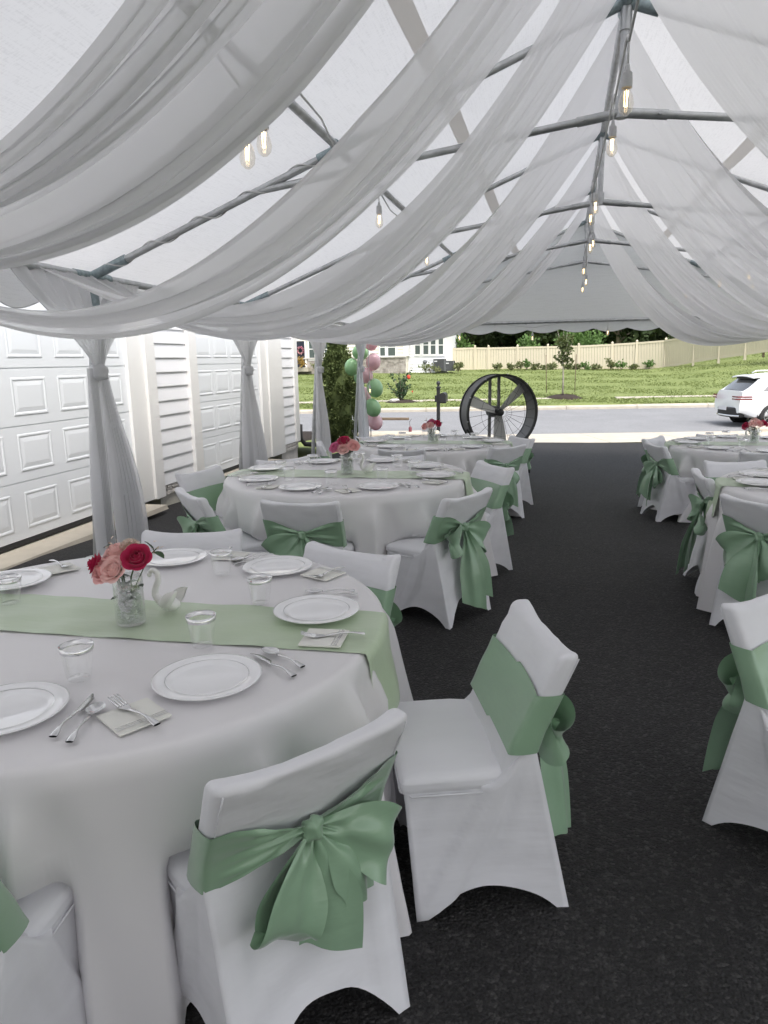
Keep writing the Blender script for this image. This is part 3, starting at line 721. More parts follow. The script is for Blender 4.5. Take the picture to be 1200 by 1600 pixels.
for k, (l1, l2, t1, t2) in enumerate((
        ((radians(-28), .20, .088), (radians(72), .19, .085), (radians(8), .30, .080), (radians(50), .25, .070)),
        ((radians(-80), .17, .080), (radians(70), .18, .082), (radians(-7), .47, .080), (radians(17), .43, .078)),
        ((radians(-68), .20, .082), (radians(30), .20, .080), (radians(-22), .36, .082), (radians(7), .40, .060)))):
    SASH.append([('band', band_mesh(k)), ('bow_loop', loop_mesh(*l1, 3*k)), ('bow_loop', loop_mesh(*l2, 3*k+1)), ('sash_tail', tail_mesh(*t1, 5*k, tw=[.2, 1.1, -.4][k])), ('sash_tail', tail_mesh(*t2, 5*k+1, tw=[-.3, .5, .5][k])), ('bow_knot', knot_mesh(k))])
def chair(x, y, face, var, label, legs=False):
    z = float(drive_z(y))
    c = thing('banquet_chair', label, 'chair', (x, y, z), radians(face-90), group='chairs in white covers with green sashes')
    for nme in ('backrest', 'seat', 'skirt', 'seam'):
        link(nme, CM[nme], c)
    sb = link('sash', SASH[var][0][1], c)
    for nme, me in SASH[var][1:]: link(nme, me, sb)
    return c
W = 'white chair with green sash '
CH = [
 (-.62, 1.42, 141, 0, W+'whose bow hangs low, front of the nearest round table'),
 (-.205, 1.97, 198, 1, W+'turned side on, aisle side of the nearest table'),
 (-.85, 2.58, 249, 2, W+'between the nearest table and the middle table, aisle half'),
 (-1.55, 2.78, 283, 1, W+'half hidden beyond the vase on the nearest table'),
 (-1.19, 1.06, 97, 2, W+'only its seat showing, front edge of the nearest table'),
 (-1.34, 4.01, 91, 2, W+'seen square from behind at the middle table'),
 (-.62, 4.24, 152, 1, W+'and long hanging tail, aisle corner of the middle table'),
 (-.53, 5.27, 216, 2, W+'at the aisle side of the middle table, facing the garage'),
 (-1.20, 5.78, 275, 0, W+'low backed beyond the middle table, before the last table'),
 (-1.96, 5.45, 312, 1, W+'beyond the middle table on its garage and street corner'),
 (-2.26, 4.78, 347, 2, W+'by the garage, nearer the siding, at the middle table'),
 (-1.93, 4.10, 45, 1, W+'turned in beside another near the first tent pole'),
 (-1.36, 7.08, 93, 0, W+'seen from behind at the table before the fan'),
 (-.50, 7.50, 135, 2, W+'right below the big fan at the aisle'),
 (-.42, 8.40, 216, 1, W+'beside the rim of the big fan, facing the garage'),
 (-1.10, 8.78, 278, 0, W+'farthest away, beyond the table before the fan'),
 (-1.90, 8.42, 310, 2, W+'behind the table before the fan, in front of the balloons'),
 (-2.16, 7.55, 18, 1, W+'beside the arborvitae and third curtain'),
 (1.43, 8.48, -33, 1, W+'hidden behind another at the table by the white car'),
 (1.36, 7.76, 14, 2, W+'and full bow, aisle side of the table by the car'),
 (2.04, 8.98, 268, 0, W+'its top edge showing beyond the table by the white car'),
 (2.0, 7.22, 88, 1, W+'seen from behind at the table by the car'),
 (1.28, 5.05, 0, 1, W+'seen side on at the table across the aisle'),
 (1.50, 5.66, 283, 0, W+'beyond the pale runner at the table across the aisle'),
 (1.33, 4.27, 42, 2, W+'seen from behind at the table across the aisle'),
 (.91, 2.30, -45, 1, W+'cropped by the picture edge, alone across the aisle'),
]
for i, c in enumerate(CH): chair(*c, legs=i in (0, 4))

# ------------------------------------------------------------------ round tables, cloths, runners
TAB = [(-1.33, 1.93, 'the nearest table'), (-1.37, 4.93, 'the middle garage-side table'), (-1.20, 7.98, 'the table before the fan'),
       (2.18, 8.11, 'the table by the car'), (1.97, 4.76, 'the table across the aisle')]
TABL = ['nearest round table, set with plates and a pale green runner', 'middle round table of the row by the garage', 'last round table by the garage, in front of the big fan',
        'round table across the aisle in front of the white car', 'round table across the aisle, cut off by the picture edge']
TR = .87; TZ = .75
CREASE = {}
def edge_r(th, v, T, seed):
    """radius of the hanging cloth: a few sharp folds that start at the rim, and slow waves between them"""
    if seed not in CREASE:
        rr = np.random.default_rng(seed+50); n = 17
        CREASE[seed] = (rr.uniform(0, 6.28, 6), [(2*pi*(q+rr.uniform(-.36, .36))/n, rr.uniform(.45, 1.25), rr.uniform(.7, 1.4), rr.uniform(0, .12)) for q in range(n)])
    ph, cr = CREASE[seed]
    r = TR+.010*sm(v/.05)+.030*v+.022*sin(5*th+ph[0])*v+.014*sin(9*th+ph[1])*sm(v/.5)
    for c, amp, wf, v0 in cr:
        d = (th-c-.10*(v-.3)*(amp-.8)+pi) % (2*pi)-pi; wd = (.034+.060*v)*wf
        k = sm((v-v0)/.16)
        r += amp*k*((.052+.12*v)*math.exp(-abs(d/wd)**1.15)-(.022+.055*v)*math.exp(-((d-1.9*wd)/(1.1*wd))**2))
    return r
for k, (tx, ty, tn) in enumerate(TAB):
    tz = float(drive_z(ty))
    t = thing('round_table', TABL[k], 'table', (tx, ty, tz), group='round banquet tables')
    b = B(); b.add(*lathe([(0, .738), (.855, .738), (.86, .73), (.86, .715), (.855, .708), (0, .708)], 64)); b.obj('tabletop', m_wood, t, True, 40)
    for a in (0, 1, 2, 3):
        q = np.array([.62*cos(pi/4+a*pi/2), .62*sin(pi/4+a*pi/2), 0]); b = B(); b.add(*tube([q, q+[0, 0, .708]], .016)); b.obj('leg', m_steel, t)
    near = [(c[0]-tx, c[1]-ty, radians(c[2])) for c in CH if (c[0]-tx)**2+(c[1]-ty)**2 < 1.5**2]
    nth = 520; P = []
    for th in np.linspace(0, 2*pi, nth, endpoint=False):
        e = np.array([cos(th), sin(th)]); row = []
        for r in (.001, .3, .6, .80, .845, .860): row.append((r*e[0], r*e[1], TZ+.0*r))
        for v in (0.006, .02, .045, .08, .13, .19, .26, .34, .42, .50, .58, .66, .74, .82, .90, .96, 1):
            r = float(edge_r(th, v, None, k)); z = TZ-.004-v*(TZ-.012)
            for cx, cy_, cf in near:             # the cloth gives way where a chair is pushed in
                d = np.array([cos(cf), sin(cf)]); s = np.array([-sin(cf), cos(cf)])
                # distance along the ray at which it meets the chair front, if it does
                fx, fy = cx+d[0]*.232, cy_+d[1]*.232
                lat = abs((e*r-np.array([cx, cy_]))@s); dep = (e*r-np.array([fx, fy]))@(-d)
                if dep > 0 and lat < .38:
                    wgt = (1-sm((lat-.215)/.05))*sm((.47-z)/.05)
                    if (e@d) < -.2: r = r-wgt*min(.13, dep/max(.3, -(e@d)))
            row.append((r*e[0], r*e[1], z))
        P.append(row)
    V, F = grid(P, cu=True)
    cl = link('tablecloth', mesh('tablecloth', V, F, m_cloth), None, (tx, ty, tz))
    tag(cl, 'white cloth falling to the ground over '+tn, 'tablecloth', 'white tablecloths')
    # runner
    al = radians([1.5, 1.5, 2, 0, -3][k]); off = [.015, -.02, .02, .02, .06][k]; hw = .165; L = 1.08; P = []
    for i, s in enumerate(np.linspace(-L, L, 150)):
        row = []
        for q in np.linspace(-1, 1, 15):
            lat = off+q*hw; ed = sqrt(TR**2-lat**2)-.005; sgn = 1 if s > 0 else -1; o = abs(s)-ed; skew = .05*q*(1 if s > 0 else -1)
            ripple = .0016*sin(s*31+q*2.2)+.0012*sin(s*17-q*5)
            if o <= 0: x, z = s, TZ+.004+max(ripple, -.002)
            else:
                o = o*(1.12+.22*q*sgn*(-1)); a = min(o/.02, pi/2) if o < .03 else pi/2
                x = sgn*(ed+.020+.03*sm(o/.25)+.012*sin(q*4+1)*sm(o/.2)); z = TZ+.002-max(0, o-.006)
                if o < .02: x = sgn*(ed+o*.9); z = TZ+.004-o*o*15
            row.append((x*cos(al)-lat*sin(al), x*sin(al)+lat*cos(al), z))
        P.append(row)
    ru = link('table_runner', mesh('table_runner', *grid(P), m_runner), None, (tx, ty, tz))
    tag(ru, 'pale green satin runner laid across '+tn, 'table runner', 'pale green runners')

# ------------------------------------------------------------------ place settings
pl_b = B(); V, F = lathe([(0, .006), (.085, .006), (.093, .008), (.102, .014), (.134, .0185), (.1385, .018), (.134, .014), (.10, .009), (.09, .002), (0, .002)], 56)
mi = [0]*len(F)
pl_b.add(V, F)
for r0, z0 in ((.104, .0157),): 
    pl_b.add(*lathe([(r0, z0), (r0+.0014, z0+.0004)], 56), 1)
plate_me = pl_b.me('plate', [m_plate, m_silver])
cu = B(); cu.add(*lathe([(0, .004), (.026, .004), (.0285, .001), (.030, .004), (.0415, .084), (.0425, .0885)], 32), 0)
cu.add(*lathe([(.0408, .077), (.0432, .0925), (.0418, .0930), (.0400, .078)], 32), 1)
cup_me = cu.me('cup', [m_clear, m_silver])
nb = B(); V, F = rbox(.125, .125, .006, .0025, 6); V = V.copy(); V[:, 2] += .003+.002*np.clip(V[:, 0]*8+.5, 0, 1); nb.add(V, F, 0)
for y in (-.042, -.048, -.034): nb.add([(-.061, y, .0092), (.061, y, .0092), (.061, y-.0018, .0092), (-.061, y-.0018, .0092)], [(3, 2, 1, 0)], 1)
nap_me = nb.me('napkin', [m_napkin, m_silver], angle=50)
def handle(b, L, y0):
    P = []
    for t in np.linspace(0, 1, 16):
        wd = .0038+.0052*sm((t-.55)/.45)+.0012*sin(t*9); P.append([(wd*sin(a), y0-t*L, .006+.006*sin(pi*t)+.0026*cos(a)) for a in np.linspace(0, 2*pi, 9)[:-1]])
    V, F = grid(P, cv=True); b.add(V, F); n = 8
    b.add(*rbox(.018, .012, .004, .0018, 3)) if False else None
fk = B(); handle(fk, .115, .02)
P = [[(x*w_, y, z+.0012*s) for x in (-1, -.35, .35, 1)] for y, w_, z, s in ((.018, .004, .006, 0), (.03, .010, .007, 0), (.042, .0125, .006, 0), (.050, .0125, .0065, 0))]
fk.add(*grid(P))
for j in range(4):
    x = (-1+2*j/3)*.0108; fk.add(*tube([(x, .049, .0065), (x*1.03, .075, .012), (x*1.05, .092, .019)], [.0024, .0022, .0010], 5))
fork_me = fk.me('fork', [m_silver])
sp = B(); handle(sp, .115, .0)
P = []
for t in np.linspace(0, 1, 10):
    wd = .0215*sin(pi*(t*.93+.035))**.75
    P.append([(wd*q, -.002+.062*t, .008-.008*(1-q*q)*sin(pi*t)+.003) for q in np.linspace(-1, 1, 7)])
sp.add(*grid(P)); spoon_me = sp.me('spoon', [m_silver])
kn = B(); handle(kn, .10, -.01); P = []
for t in np.linspace(0, 1, 10): P.append([(-.004, -.012+.105*t, .008), (-.004+.017*sm(t*4)*(1-.75*sm((t-.75)/.25)), -.012+.105*t, .006), (-.003, -.012+.105*t, .0045)])
kn.add(*grid(P, cv=True)); knife_me = kn.me('knife', [m_silver])
SIDE = {0: 'toward the aisle', 1: 'toward the aisle and street corner', 2: 'toward the street', 3: 'toward the street and garage corner', 4: 'toward the garage', 5: 'toward the garage, camera end', 6: 'at the camera end', 7: 'at the aisle corner, camera end'}
SET = [[-36, 13, 62, 102.5, 156, -79, 205, 243], [-8, 36, 80, 124, 172, 214, 258, 303], [5, 48, 94, 138, 184, 230, 275, 318],
       [12, 60, 100, 140, 182, 225, 268, 312], [10, 60, 100, 145, 180, 225, 270, 315]]
RAD = [[.632, .655, .70, .685, .645, .63, .64, .63]]
for k, (tx, ty, tn) in enumerate(TAB):
    tz = float(drive_z(ty))+TZ
    for i, a in enumerate(SET[k]):
        th = radians(a); rad = RAD[0][i] if k == 0 else .65+.02*sin(i*3+k)
        c = np.array([tx+rad*cos(th), ty+rad*sin(th)]); inn = -np.array([cos(th), sin(th)]); rt = np.array([inn[1], -inn[0]])
        x, y, d = proj((*c, tz))
        if not (-60 < x < 1260): continue
        side = SIDE[int(round((a % 360)/45)) % 8]; rz = atan2(inn[1], inn[0])-pi/2
        J = lambda s: random.uniform(-s, s)
        def put(name, me, u, v, z, r_, lab, grp):
            q = c+rt*u+inn*v; o = link(name, me, None, (q[0], q[1], tz+z), rz+r_); tag(o, lab, name, grp)
        onrun = abs(c[1]-ty-.01) < .28
        put('plate', plate_me, 0, 0, .002+(.006 if onrun else 0), J(2), 'white plate '+side+' of '+tn, 'white plates')
        put('napkin', nap_me, -.215+J(.015), -.05+J(.02), .004+(.003 if onrun else 0), J(.25), 'ivory napkin '+side+' of '+tn, 'ivory napkins')
        put('fork', fork_me, -.215+J(.015), -.05+J(.015), .012, J(.25), 'silver fork '+side+' of '+tn, 'silver forks')
        put('knife', knife_me, .167+J(.004), -.02+J(.02), .005, J(.08), 'silver knife '+side+' of '+tn, 'silver knives')
        put('spoon', spoon_me, .213+J(.006), -.01+J(.02), .005, J(.10), 'silver spoon '+side+' of '+tn, 'silver spoons')
        put('cup', cup_me, .11+J(.02), .20+J(.02), .006, 0, 'clear cup '+side+' of '+tn, 'clear cups')
# ------------------------------------------------------------------ vases, bouquets, swans
def rose_mesh(r, m, seed, name='rose'):
    rr = np.random.default_rng(seed); b = B()
    for Lr, (n, r0, r1, h) in enumerate(((2, .11, .03, .84), (3, .18, .13, .88), (4, .27, .27, .85), (4, .35, .46, .78), (5, .42, .72, .64), (6, .47, .98, .44))):
        for i in range(n):
            a0 = 2*pi*i/n+Lr*1.05+rr.uniform(-.15, .15); sp_ = 2*pi/n*.66; P = []; tl = rr.uniform(-.06, .06)
            for v in np.linspace(0, 1, 8):
                row = []
                for u in np.linspace(-1, 1, 9):
                    top = 1-.20*u*u; vv = v*top
                    rad = r0+(r1-r0)*vv**1.3+.10*(Lr > 2)*max(0, vv-.72)*(1-.4*u*u)*2.2
                    z = h*vv+tl*u*vv-.34*max(0, vv-.78)*(Lr > 2)
                    a = a0+u*sp_*(.55+.45*sm(v*1.6))
                    row.append((r*rad*cos(a), r*rad*sin(a), r*(z-.30)))
                P.append(row)
            b.add(*grid(P))
    V, F = ico(.50*r, 12, 8); b.add(V*np.array([1, 1, .75])+np.array([0, 0, -.06*r]), F)
    V, F = ico(.13*r, 8, 6); b.add(V*np.array([.9, .9, 2.6])+np.array([0, 0, .16*r]), F)
    return b.me(name, [m])
ROSE = {c: rose_mesh(.040, m, i) for i, (c, m) in enumerate((('pale', m_rosep), ('light', m_rosel), ('magenta', m_rosem), ('orchid', m_rosek)))}
def leaf_shape(b, base, d, L, wd, up=(0, 0, 1)):
    d = np.array(d, float); d /= np.linalg.norm(d); s = np.cross(d, up); s /= np.linalg.norm(s)+1e-9; n = np.cross(s, d); P = []
    for t in np.linspace(0, 1, 6):
        hw = wd*sin(pi*(t*.96+.02))**.8; c = np.array(base)+d*L*t-n*L*.22*t*t
        P.append([c-s*hw+n*hw*.35, c, c+s*hw+n*hw*.35])
    b.add(*grid(P))
def bouquet(loc, label, cols, seed):
    rr = np.random.default_rng(seed); t = thing('bouquet', label, 'flowers', loc); t.scale = (1.18, 1.18, 1.12)
    heads = []
    for i, (c, dx, dy, dz, tx_, ty_) in enumerate(cols):
        Rm = Matrix.Rotation(ty_, 3, 'Y') @ Matrix.Rotation(tx_, 3, 'X') @ Matrix.Rotation(rr.uniform(0, 6), 3, 'Z')
        o = link('rose', ROSE[c], t, (dx*1.08, dy, dz+.012), rot=Rm.to_euler()); heads.append((dx, dy, dz))
    b = B()
    for h in heads: b.add(*tube([(h[0]*.15, h[1]*.15, -.05), (h[0]*.4, h[1]*.4, .05), (h[0]*.9, h[1]*.9, h[2]-.008)], .0022, 5))
    b.add(*tube([(.01, 0, .0), (.05, .03, .10), (.075, .03, .125)], .0015, 5)); b.add(*tube([(-.01, 0, 0), (-.04, .03, .10), (-.055, .03, .135)], .0015, 5))
    b.obj('stem', m_stem, t)
    for i in range(14):
        bb = B(); a = rr.uniform(0, 6.28)
        base = (rr.normal(0, .012), rr.normal(0, .012), rr.uniform(-.02, .05)); dd = (cos(a), sin(a), rr.uniform(-.3, .5))
        if i == 12: base, dd = (.066, .03, .115), (1, -.2, -.25)
        if i == 13: base, dd = (-.05, .03, .125), (-1, -.2, .1)
        if i == 11: base, dd = (.066, .03, .118), (-.3, -.3, 1)
        leaf_shape(bb, base, dd, rr.uniform(.028, .042), .012); bb.obj('leaf', m_leaf, t)
    b = B()
    for i in range(130):                     # cream cluster at the back
        a = rr.uniform(0, 6.28); e = rr.uniform(.1, 1.5); q = np.array([cos(a)*cos(e), sin(a)*cos(e), sin(e)])
        leaf_shape(b, np.array([-.005, .035, .115])+q*.020, q, .014, .004, (rr.normal(), rr.normal(), .3))
    for i in range(5):
        q = np.array([.078, .028, .13])+rr.normal(0, .006, 3); leaf_shape(b, q, rr.normal(0, 1, 3), .012, .004)
        q = np.array([-.06, .028, .142])+rr.normal(0, .006, 3); leaf_shape(b, q, rr.normal(0, 1, 3), .012, .004)
    f = b.obj('filler_bloom', m_filler, t, kind='stuff')
    return t
def vase(loc, label, seed):
    rr = np.random.default_rng(seed); t = thing('glass_vase', label, 'vase', loc)
    b = B(); b.add(*lathe([(0, .0), (.042, .0), (.0455, .004), (.0455, .1505), (.0447, .152), (.0437, .150), (.0435, .010), (0, .008)], 36)); b.obj('body', m_glass, t, True, 50)
    b = B()
    for i in range(120):
        a = rr.uniform(0, 6.28); r_ = .0345*sqrt(rr.uniform(.15, 1)); z = .016+.105*i/120
        V, F = ico(.0088, 10, 7); V = V*np.array([1, 1, .7]); M_ = eul(rr.uniform(0, 3), rr.uniform(0, 3), 0)
        b.add(xf(V, (r_*cos(a), r_*sin(a), z), M=M_), F)
    b.obj('glass_gems', m_gem, t, kind='stuff')
    return t
SWB = B(); V, F = ico(1, 18, 12); V = V*np.array([.055, .030, .026]); V[:, 2] += .026; V[:, 2] = np.maximum(V[:, 2], .001); SWB.add(V, F)
sw_body = SWB.me('body', [m_swan])
def wing_mesh(s):
    P = []
    for t in np.linspace(0, 1, 12):
        c = np.array([.025-.095*t, s*(.022+.016*sin(pi*t*.8)), .026+.062*t**1.4]); wd = .027*sin(pi*min(1, .12+.88*t))**.8
        P.append([c+np.array([.30, 0, .95])*(q*wd)+np.array([0, s*.010*(1-q*q), 0]) for q in np.linspace(-1, 1, 9)])
    V, F = grid(P); V2 = V.copy(); V2[:, 1] -= s*.007; n = len(V)
    return mesh('wing', np.r_[V, V2], F+[tuple(i+n for i in f[::-1]) for f in F], m_swan)
sw_w = [wing_mesh(1), wing_mesh(-1)]
nk = B(); path = [(.045, 0, .030), (.066, 0, .055), (.060, 0, .085), (.046, 0, .115), (.050, 0, .142), (.072, 0, .152), (.088, 0, .138), (.092, 0, .122)]
pp = []
for i in range(len(path)-1):
    for s in np.linspace(0, 1, 5)[:-1]:
        p0, p1, p2, p3 = (np.array(path[max(0, min(len(path)-1, i+q))]) for q in (-1, 0, 1, 2))
        pp.append(.5*(2*p1+(p2-p0)*s+(2*p0-5*p1+4*p2-p3)*s*s+(3*p1-p0-3*p2+p3)*s**3))
pp.append(np.array(path[-1])); nk.add(*tube(pp, list(np.linspace(.017, .0085, len(pp)-5))+[.010, .0115, .010, .006, .002], 10)); sw_n = nk.me('neck', [m_swan])
def swan(loc, rz, label):
    t = thing('swan_figurine', label, 'swan', loc, rz); t.scale = (.80, .80, .86); link('body', sw_body, t); link('wing', sw_w[0], t); link('wing', sw_w[1], t); link('neck', sw_n, t); return t
C1 = [('light', -.015, -.034, .068, 1.0, -.25), ('pale', -.048, -.024, .060, .9, -.6), ('magenta', .040, -.016, .100, .85, .35), ('magenta', -.078, -.004, .070, .5, -1.2), ('light', -.030, .010, .104, .35, -.35)]
C2 = [('orchid', -.060, -.026, .075, .9, -.4), ('light', -.010, -.036, .068, 1.0, 0), ('magenta', -.015, -.010, .118, .6, -.1), ('pale', .045, -.02, .085, .8, .5), ('light', .03, .02, .10, .2, .4)]
C3 = [('pale', -.055, -.02, .062, .9, -.5), ('light', -.005, -.032, .075, .9, 0), ('magenta', .055, -.01, .09, .7, .6), ('orchid', .0, .01, .11, .2, 0), ('pale', -.03, .02, .09, .2, -.4)]
C4 = [('magenta', -.075, -.01, .06, .5, -1.1), ('light', -.025, -.03, .085, .8, -.2), ('pale', .02, -.03, .085, .8, .2), ('magenta', .065, -.01, .085, .6, .7), ('light', 0, .015, .11, .2, 0)]
VS = [((-1.245, 1.90), C1, ((-1.185, 2.03), 2.95)), ((-1.36, 4.90), C2, ((-1.22, 4.95), 2.9)), ((-1.22, 8.0), C3, ((-1.19, 8.12), 2.6)), ((2.19, 8.2), C4, ((2.07, 8.2), .15))]
for k, (v, cc, s) in enumerate(VS):
    tn = TAB[k][2]; z = float(drive_z(TAB[k][1]))+TZ+.007
    vase((v[0], v[1], z), 'clear glass vase half filled with glass gems on '+tn, k)
    bouquet((v[0], v[1], z+.095), ['pink and magenta rose bouquet with cream cluster', 'bouquet with an orchid pink rose', 'small bouquet of pale and magenta roses', 'dusky pink rose bouquet'][k]+' in the vase on '+tn, cc, k)
    swan((s[0][0], s[0][1], z), s[1], 'white swan figurine beside the vase on '+tn)

# ------------------------------------------------------------------ balloons, evergreen, fan
V, F = lathe([(max(.002, .155*sin(pi*t)*(1-.10*(1-t))), .165-.175*cos(pi*t)) for t in np.linspace(0, .97, 22)]+[(.012, .332), (.02, .345)], 26)
V = xf(V, (0, 0, 0)); V[:, 2] = .335-V[:, 2]                 # knot downwards
bp_me, bg_me = mesh('balloon', V, F, m_bpink), mesh('balloon', V, F, m_bgreen)
BAL = [(583, 534, .95, 'p', 'pink balloon at the top of the balloon column'), (556, 548, .85, 'g', 'green balloon behind the curtain near the top of the column'), (568, 550, .8, 'g', 'dark green balloon between the two upper pink ones'),
       (581, 565, 1.0, 'p', 'large pink balloon third from the top of the column'), (549, 573, 1.0, 'g', 'green balloon sticking out on the garage side of the curtain'), (577, 585, .95, 'p', 'pink balloon above the bulb, half hidden by the curtain'),
       (588, 605, 1.1, 'g', 'green balloon behind the hanging bulb'), (571, 615, .9, 'p', 'pink balloon mostly hidden behind the curtain'), (589, 635, 1.1, 'g', 'lowest green balloon of the column'),
       (588, 658, 1.0, 'p', 'lowest pink balloon, behind the table before the fan'), (574, 655, .8, 'p', 'pink balloon tucked behind the lowest one'), (566, 590, .9, 'g', 'green balloon hidden behind the curtain at the middle of the column')]
for i, (px, py, s, c, lab) in enumerate(BAL):
    P_ = at(px, py, 14.6-(.12 if c == 'g' and i in (6, 8) else 0)+(.25 if i in (2, 7, 10, 11) else 0))
    o = link('balloon', bp_me if c == 'p' else bg_me, None, rot=(random.uniform(-.5, .5), random.uniform(-.5, .5), 0)); o.scale = (s*1.02,)*3
    o.location = tuple(P_-np.array([0, 0, .175*s])); tag(o, lab, 'balloon', 'pink and green balloon column')
q = at(578, 600, 14.95); b = B(); zf = float(lawn_z(q[0], q[1])); zf = float(drive_z(14.95))
b.add(*tube([(q[0], q[1], zf), (q[0], q[1], 2.15)], .012)); b.add(*lathe([(0, .0), (.16, 0), (.16, .03), (0, .04)], 20)) if False else None
tag(b.obj('balloon_stand', m_sock, None), 'thin pale pole holding up the pink and green balloons', 'stand')

def foliage(n, shape, size, m, seed, name='crown', parent=None, flat=.0, kind=None):
    """n leaf-sized faces spread through a volume: shape(rng) -> point (and its outward direction)"""
    rr = np.random.default_rng(seed); V = []; F = []
    for i in range(n):
        c, out = shape(rr); d = np.array(out)+rr.normal(0, .55, 3); d /= np.linalg.norm(d)+1e-9
        s = np.cross(d, rr.normal(0, 1, 3)); s /= np.linalg.norm(s)+1e-9; L = size*rr.uniform(.6, 1.4); wd = L*.38
        k = len(V); up = np.cross(s, d)
        V += [c, c+d*L*.5+s*wd, c+d*L-up*L*.15, c+d*L*.5-s*wd]; F.append((k, k+1, k+2, k+3))
    return link(name, mesh(name, V, F, m, False), parent, kind=kind)
q = at(531, 668, 15.5); gz = float(drive_z(15.5))
A = thing('arborvitae', 'tall narrow dark arborvitae between the garage corner and the balloons', 'evergreen', (q[0], q[1], gz))
tb = B(); tb.add(*tube([(0, 0, 0), (.01, 0, 1.2), (0, .01, 2.5)], [.045, .03, .01])); tb.obj('trunk', m_bark, A)
CL = []
rr_ = np.random.default_rng(3)
for i in range(230):
    z = rr_.uniform(.03, 2.62); R_ = .34*min(1, (z/.25+.55))*(1-sm((z-1.2)/1.55))**.65+.02
    a = rr_.uniform(0, 6.28); CL.append((np.array([R_*cos(a), R_*sin(a), z]), a, rr_.uniform(.7, 1.25)))
def arbs(rr):
    c, a, k = CL[rr.integers(len(CL))]
    q = c*np.array([k if k < 1.08 else 1.08]*2+[1])+rr.normal(0, .035, 3)*np.array([1, 1, 1.6])
    return q, np.array([cos(a)*.6, sin(a)*.6, 1.0])
foliage(24000, arbs, .043, m_arb, 5, parent=A)
b = B(); b.add(*lathe([(.02, .05), (.24, .12), (.29, .5), (.27, 1.2), (.19, 1.9), (.08, 2.35), (.005, 2.55)], 14)); b.obj('inner_shade_foliage', m_arb, A, True)

# drum fan on its stand
fz = float(drive_z(11.3)); fc = at(779, 644, 11.3)
FN = thing('drum_fan', 'large grey drum fan with black rims at the street end of the aisle', 'fan', (fc[0], fc[1], fz))
RY = radians(27)                                            # turned towards the aisle
def fr(V): return xf(np.asarray(V)[:, [0, 2, 1]]*np.array([1, -1, 1]), (0, 0, fc[2]-fz), RY)   # lathe axis -> facing -y
def fpart(name, m, *sh, parent=FN, smooth=True):
    b = B()
    for V, F in sh: b.add(fr(V), F)
    return b.obj(name, m, parent, smooth, 40)
R1 = .572
dr = fpart('drum', m_drum, lathe([(R1, -.15), (R1, .15), (R1-.018, .15), (R1-.018, -.15), (R1, -.15)], 64))
for zz in (-.155, .155): fpart('rim', m_black, ([(v[0], v[1], v[2]) for v in lathe([(R1-.022, zz-.016), (R1+.014, zz-.016), (R1+.014, zz+.016), (R1-.022, zz+.012), (R1-.022, zz-.012)], 64)[0]], lathe([(0,0)]*5, 64)[1]), parent=dr)
for k in range(10):
    a = 2*pi*k/10+.2; c = np.array([(R1+.012)*cos(a), (R1+.012)*sin(a), .16]); V, F = ico(.014, 8, 5); fpart('clip', m_steel, (V+c, F), parent=dr)
for a in (157, 43, -85):
    A_ = radians(a); P = []
    for t in np.linspace(.10, .97, 12):
        wd = .050+.045*sin(pi*min(1, t*.62)); tw = radians(48-28*t); rr2 = R1*t*.97
        P.append([((rr2*cos(A_)-qq*wd*cos(tw)*sin(A_)), (rr2*sin(A_)+qq*wd*cos(tw)*cos(A_)), qq*wd*sin(tw)-.02+.006*sgn) for qq, sgn in [(x, 1) for x in np.linspace(-1, 1, 6)]+[(x, -1) for x in np.linspace(1, -1, 6)]])
    fpart('fan_blade', m_blade2, grid(P, cv=True))
fpart('hub', m_black, lathe([(0, .10), (.03, .10), (.055, .085), (.058, .02), (.058, -.10), (0, -.10)], 24))
fpart('motor', m_drum, lathe([(0, -.10), (.085, -.10), (.09, -.13), (.09, -.30), (.06, -.33), (0, -.33)], 24))
b = B()
for k in range(22):
    a = 2*pi*k/22; b.add(fr(tube([(.05*cos(a), .05*sin(a), .165), (.3*cos(a+.05), .3*sin(a+.05), .175), (R1*cos(a+.1), R1*sin(a+.1), .155)], .0026, 5)[0]), tube([(0,0,0)]*3, .1, 5)[1])
for r_ in (.14, .36): b.add(fr(tube([(r_*cos(a), r_*sin(a), .178) for a in np.linspace(0, 2*pi, 49)], .0020, 5, False)[0]), tube([(0,0,0)]*49, .1, 5, False)[1])
b.obj('guard', m_black, FN, kind='stuff')
for s in (-1, 1):
    b = B(); V, F = box(s*.075-.022, s*.075+.022, -R1+.01, R1-.01, -.19, -.165); b.add(fr(V), F); b.obj('motor_bar', m_drum, FN, False)
hz = fc[2]-fz
for s in (-1, 1):
    b = B(); Vt, Ft = tube([(s*.40, .28, .06), (s*.40, -.30, .06), (s*.44, -.12, hz*.55), (s*.52, 0, hz-.25)], .018); b.add(xf(Vt, rz=RY), Ft); b.obj('stand_rail', m_black, FN)
    b = B(); Vt, Ft = lathe([(0, -.02), (.09, -.02), (.095, 0), (.09, .02), (0, .02)], 20); b.add(xf(xf(Vt, M=eul(0, pi/2, 0)), (s*.44, .26, .095)), Ft); b.V = [tuple(v) for v in xf(np.array(b.V), rz=RY)]; b.obj('wheel', m_dark, FN)

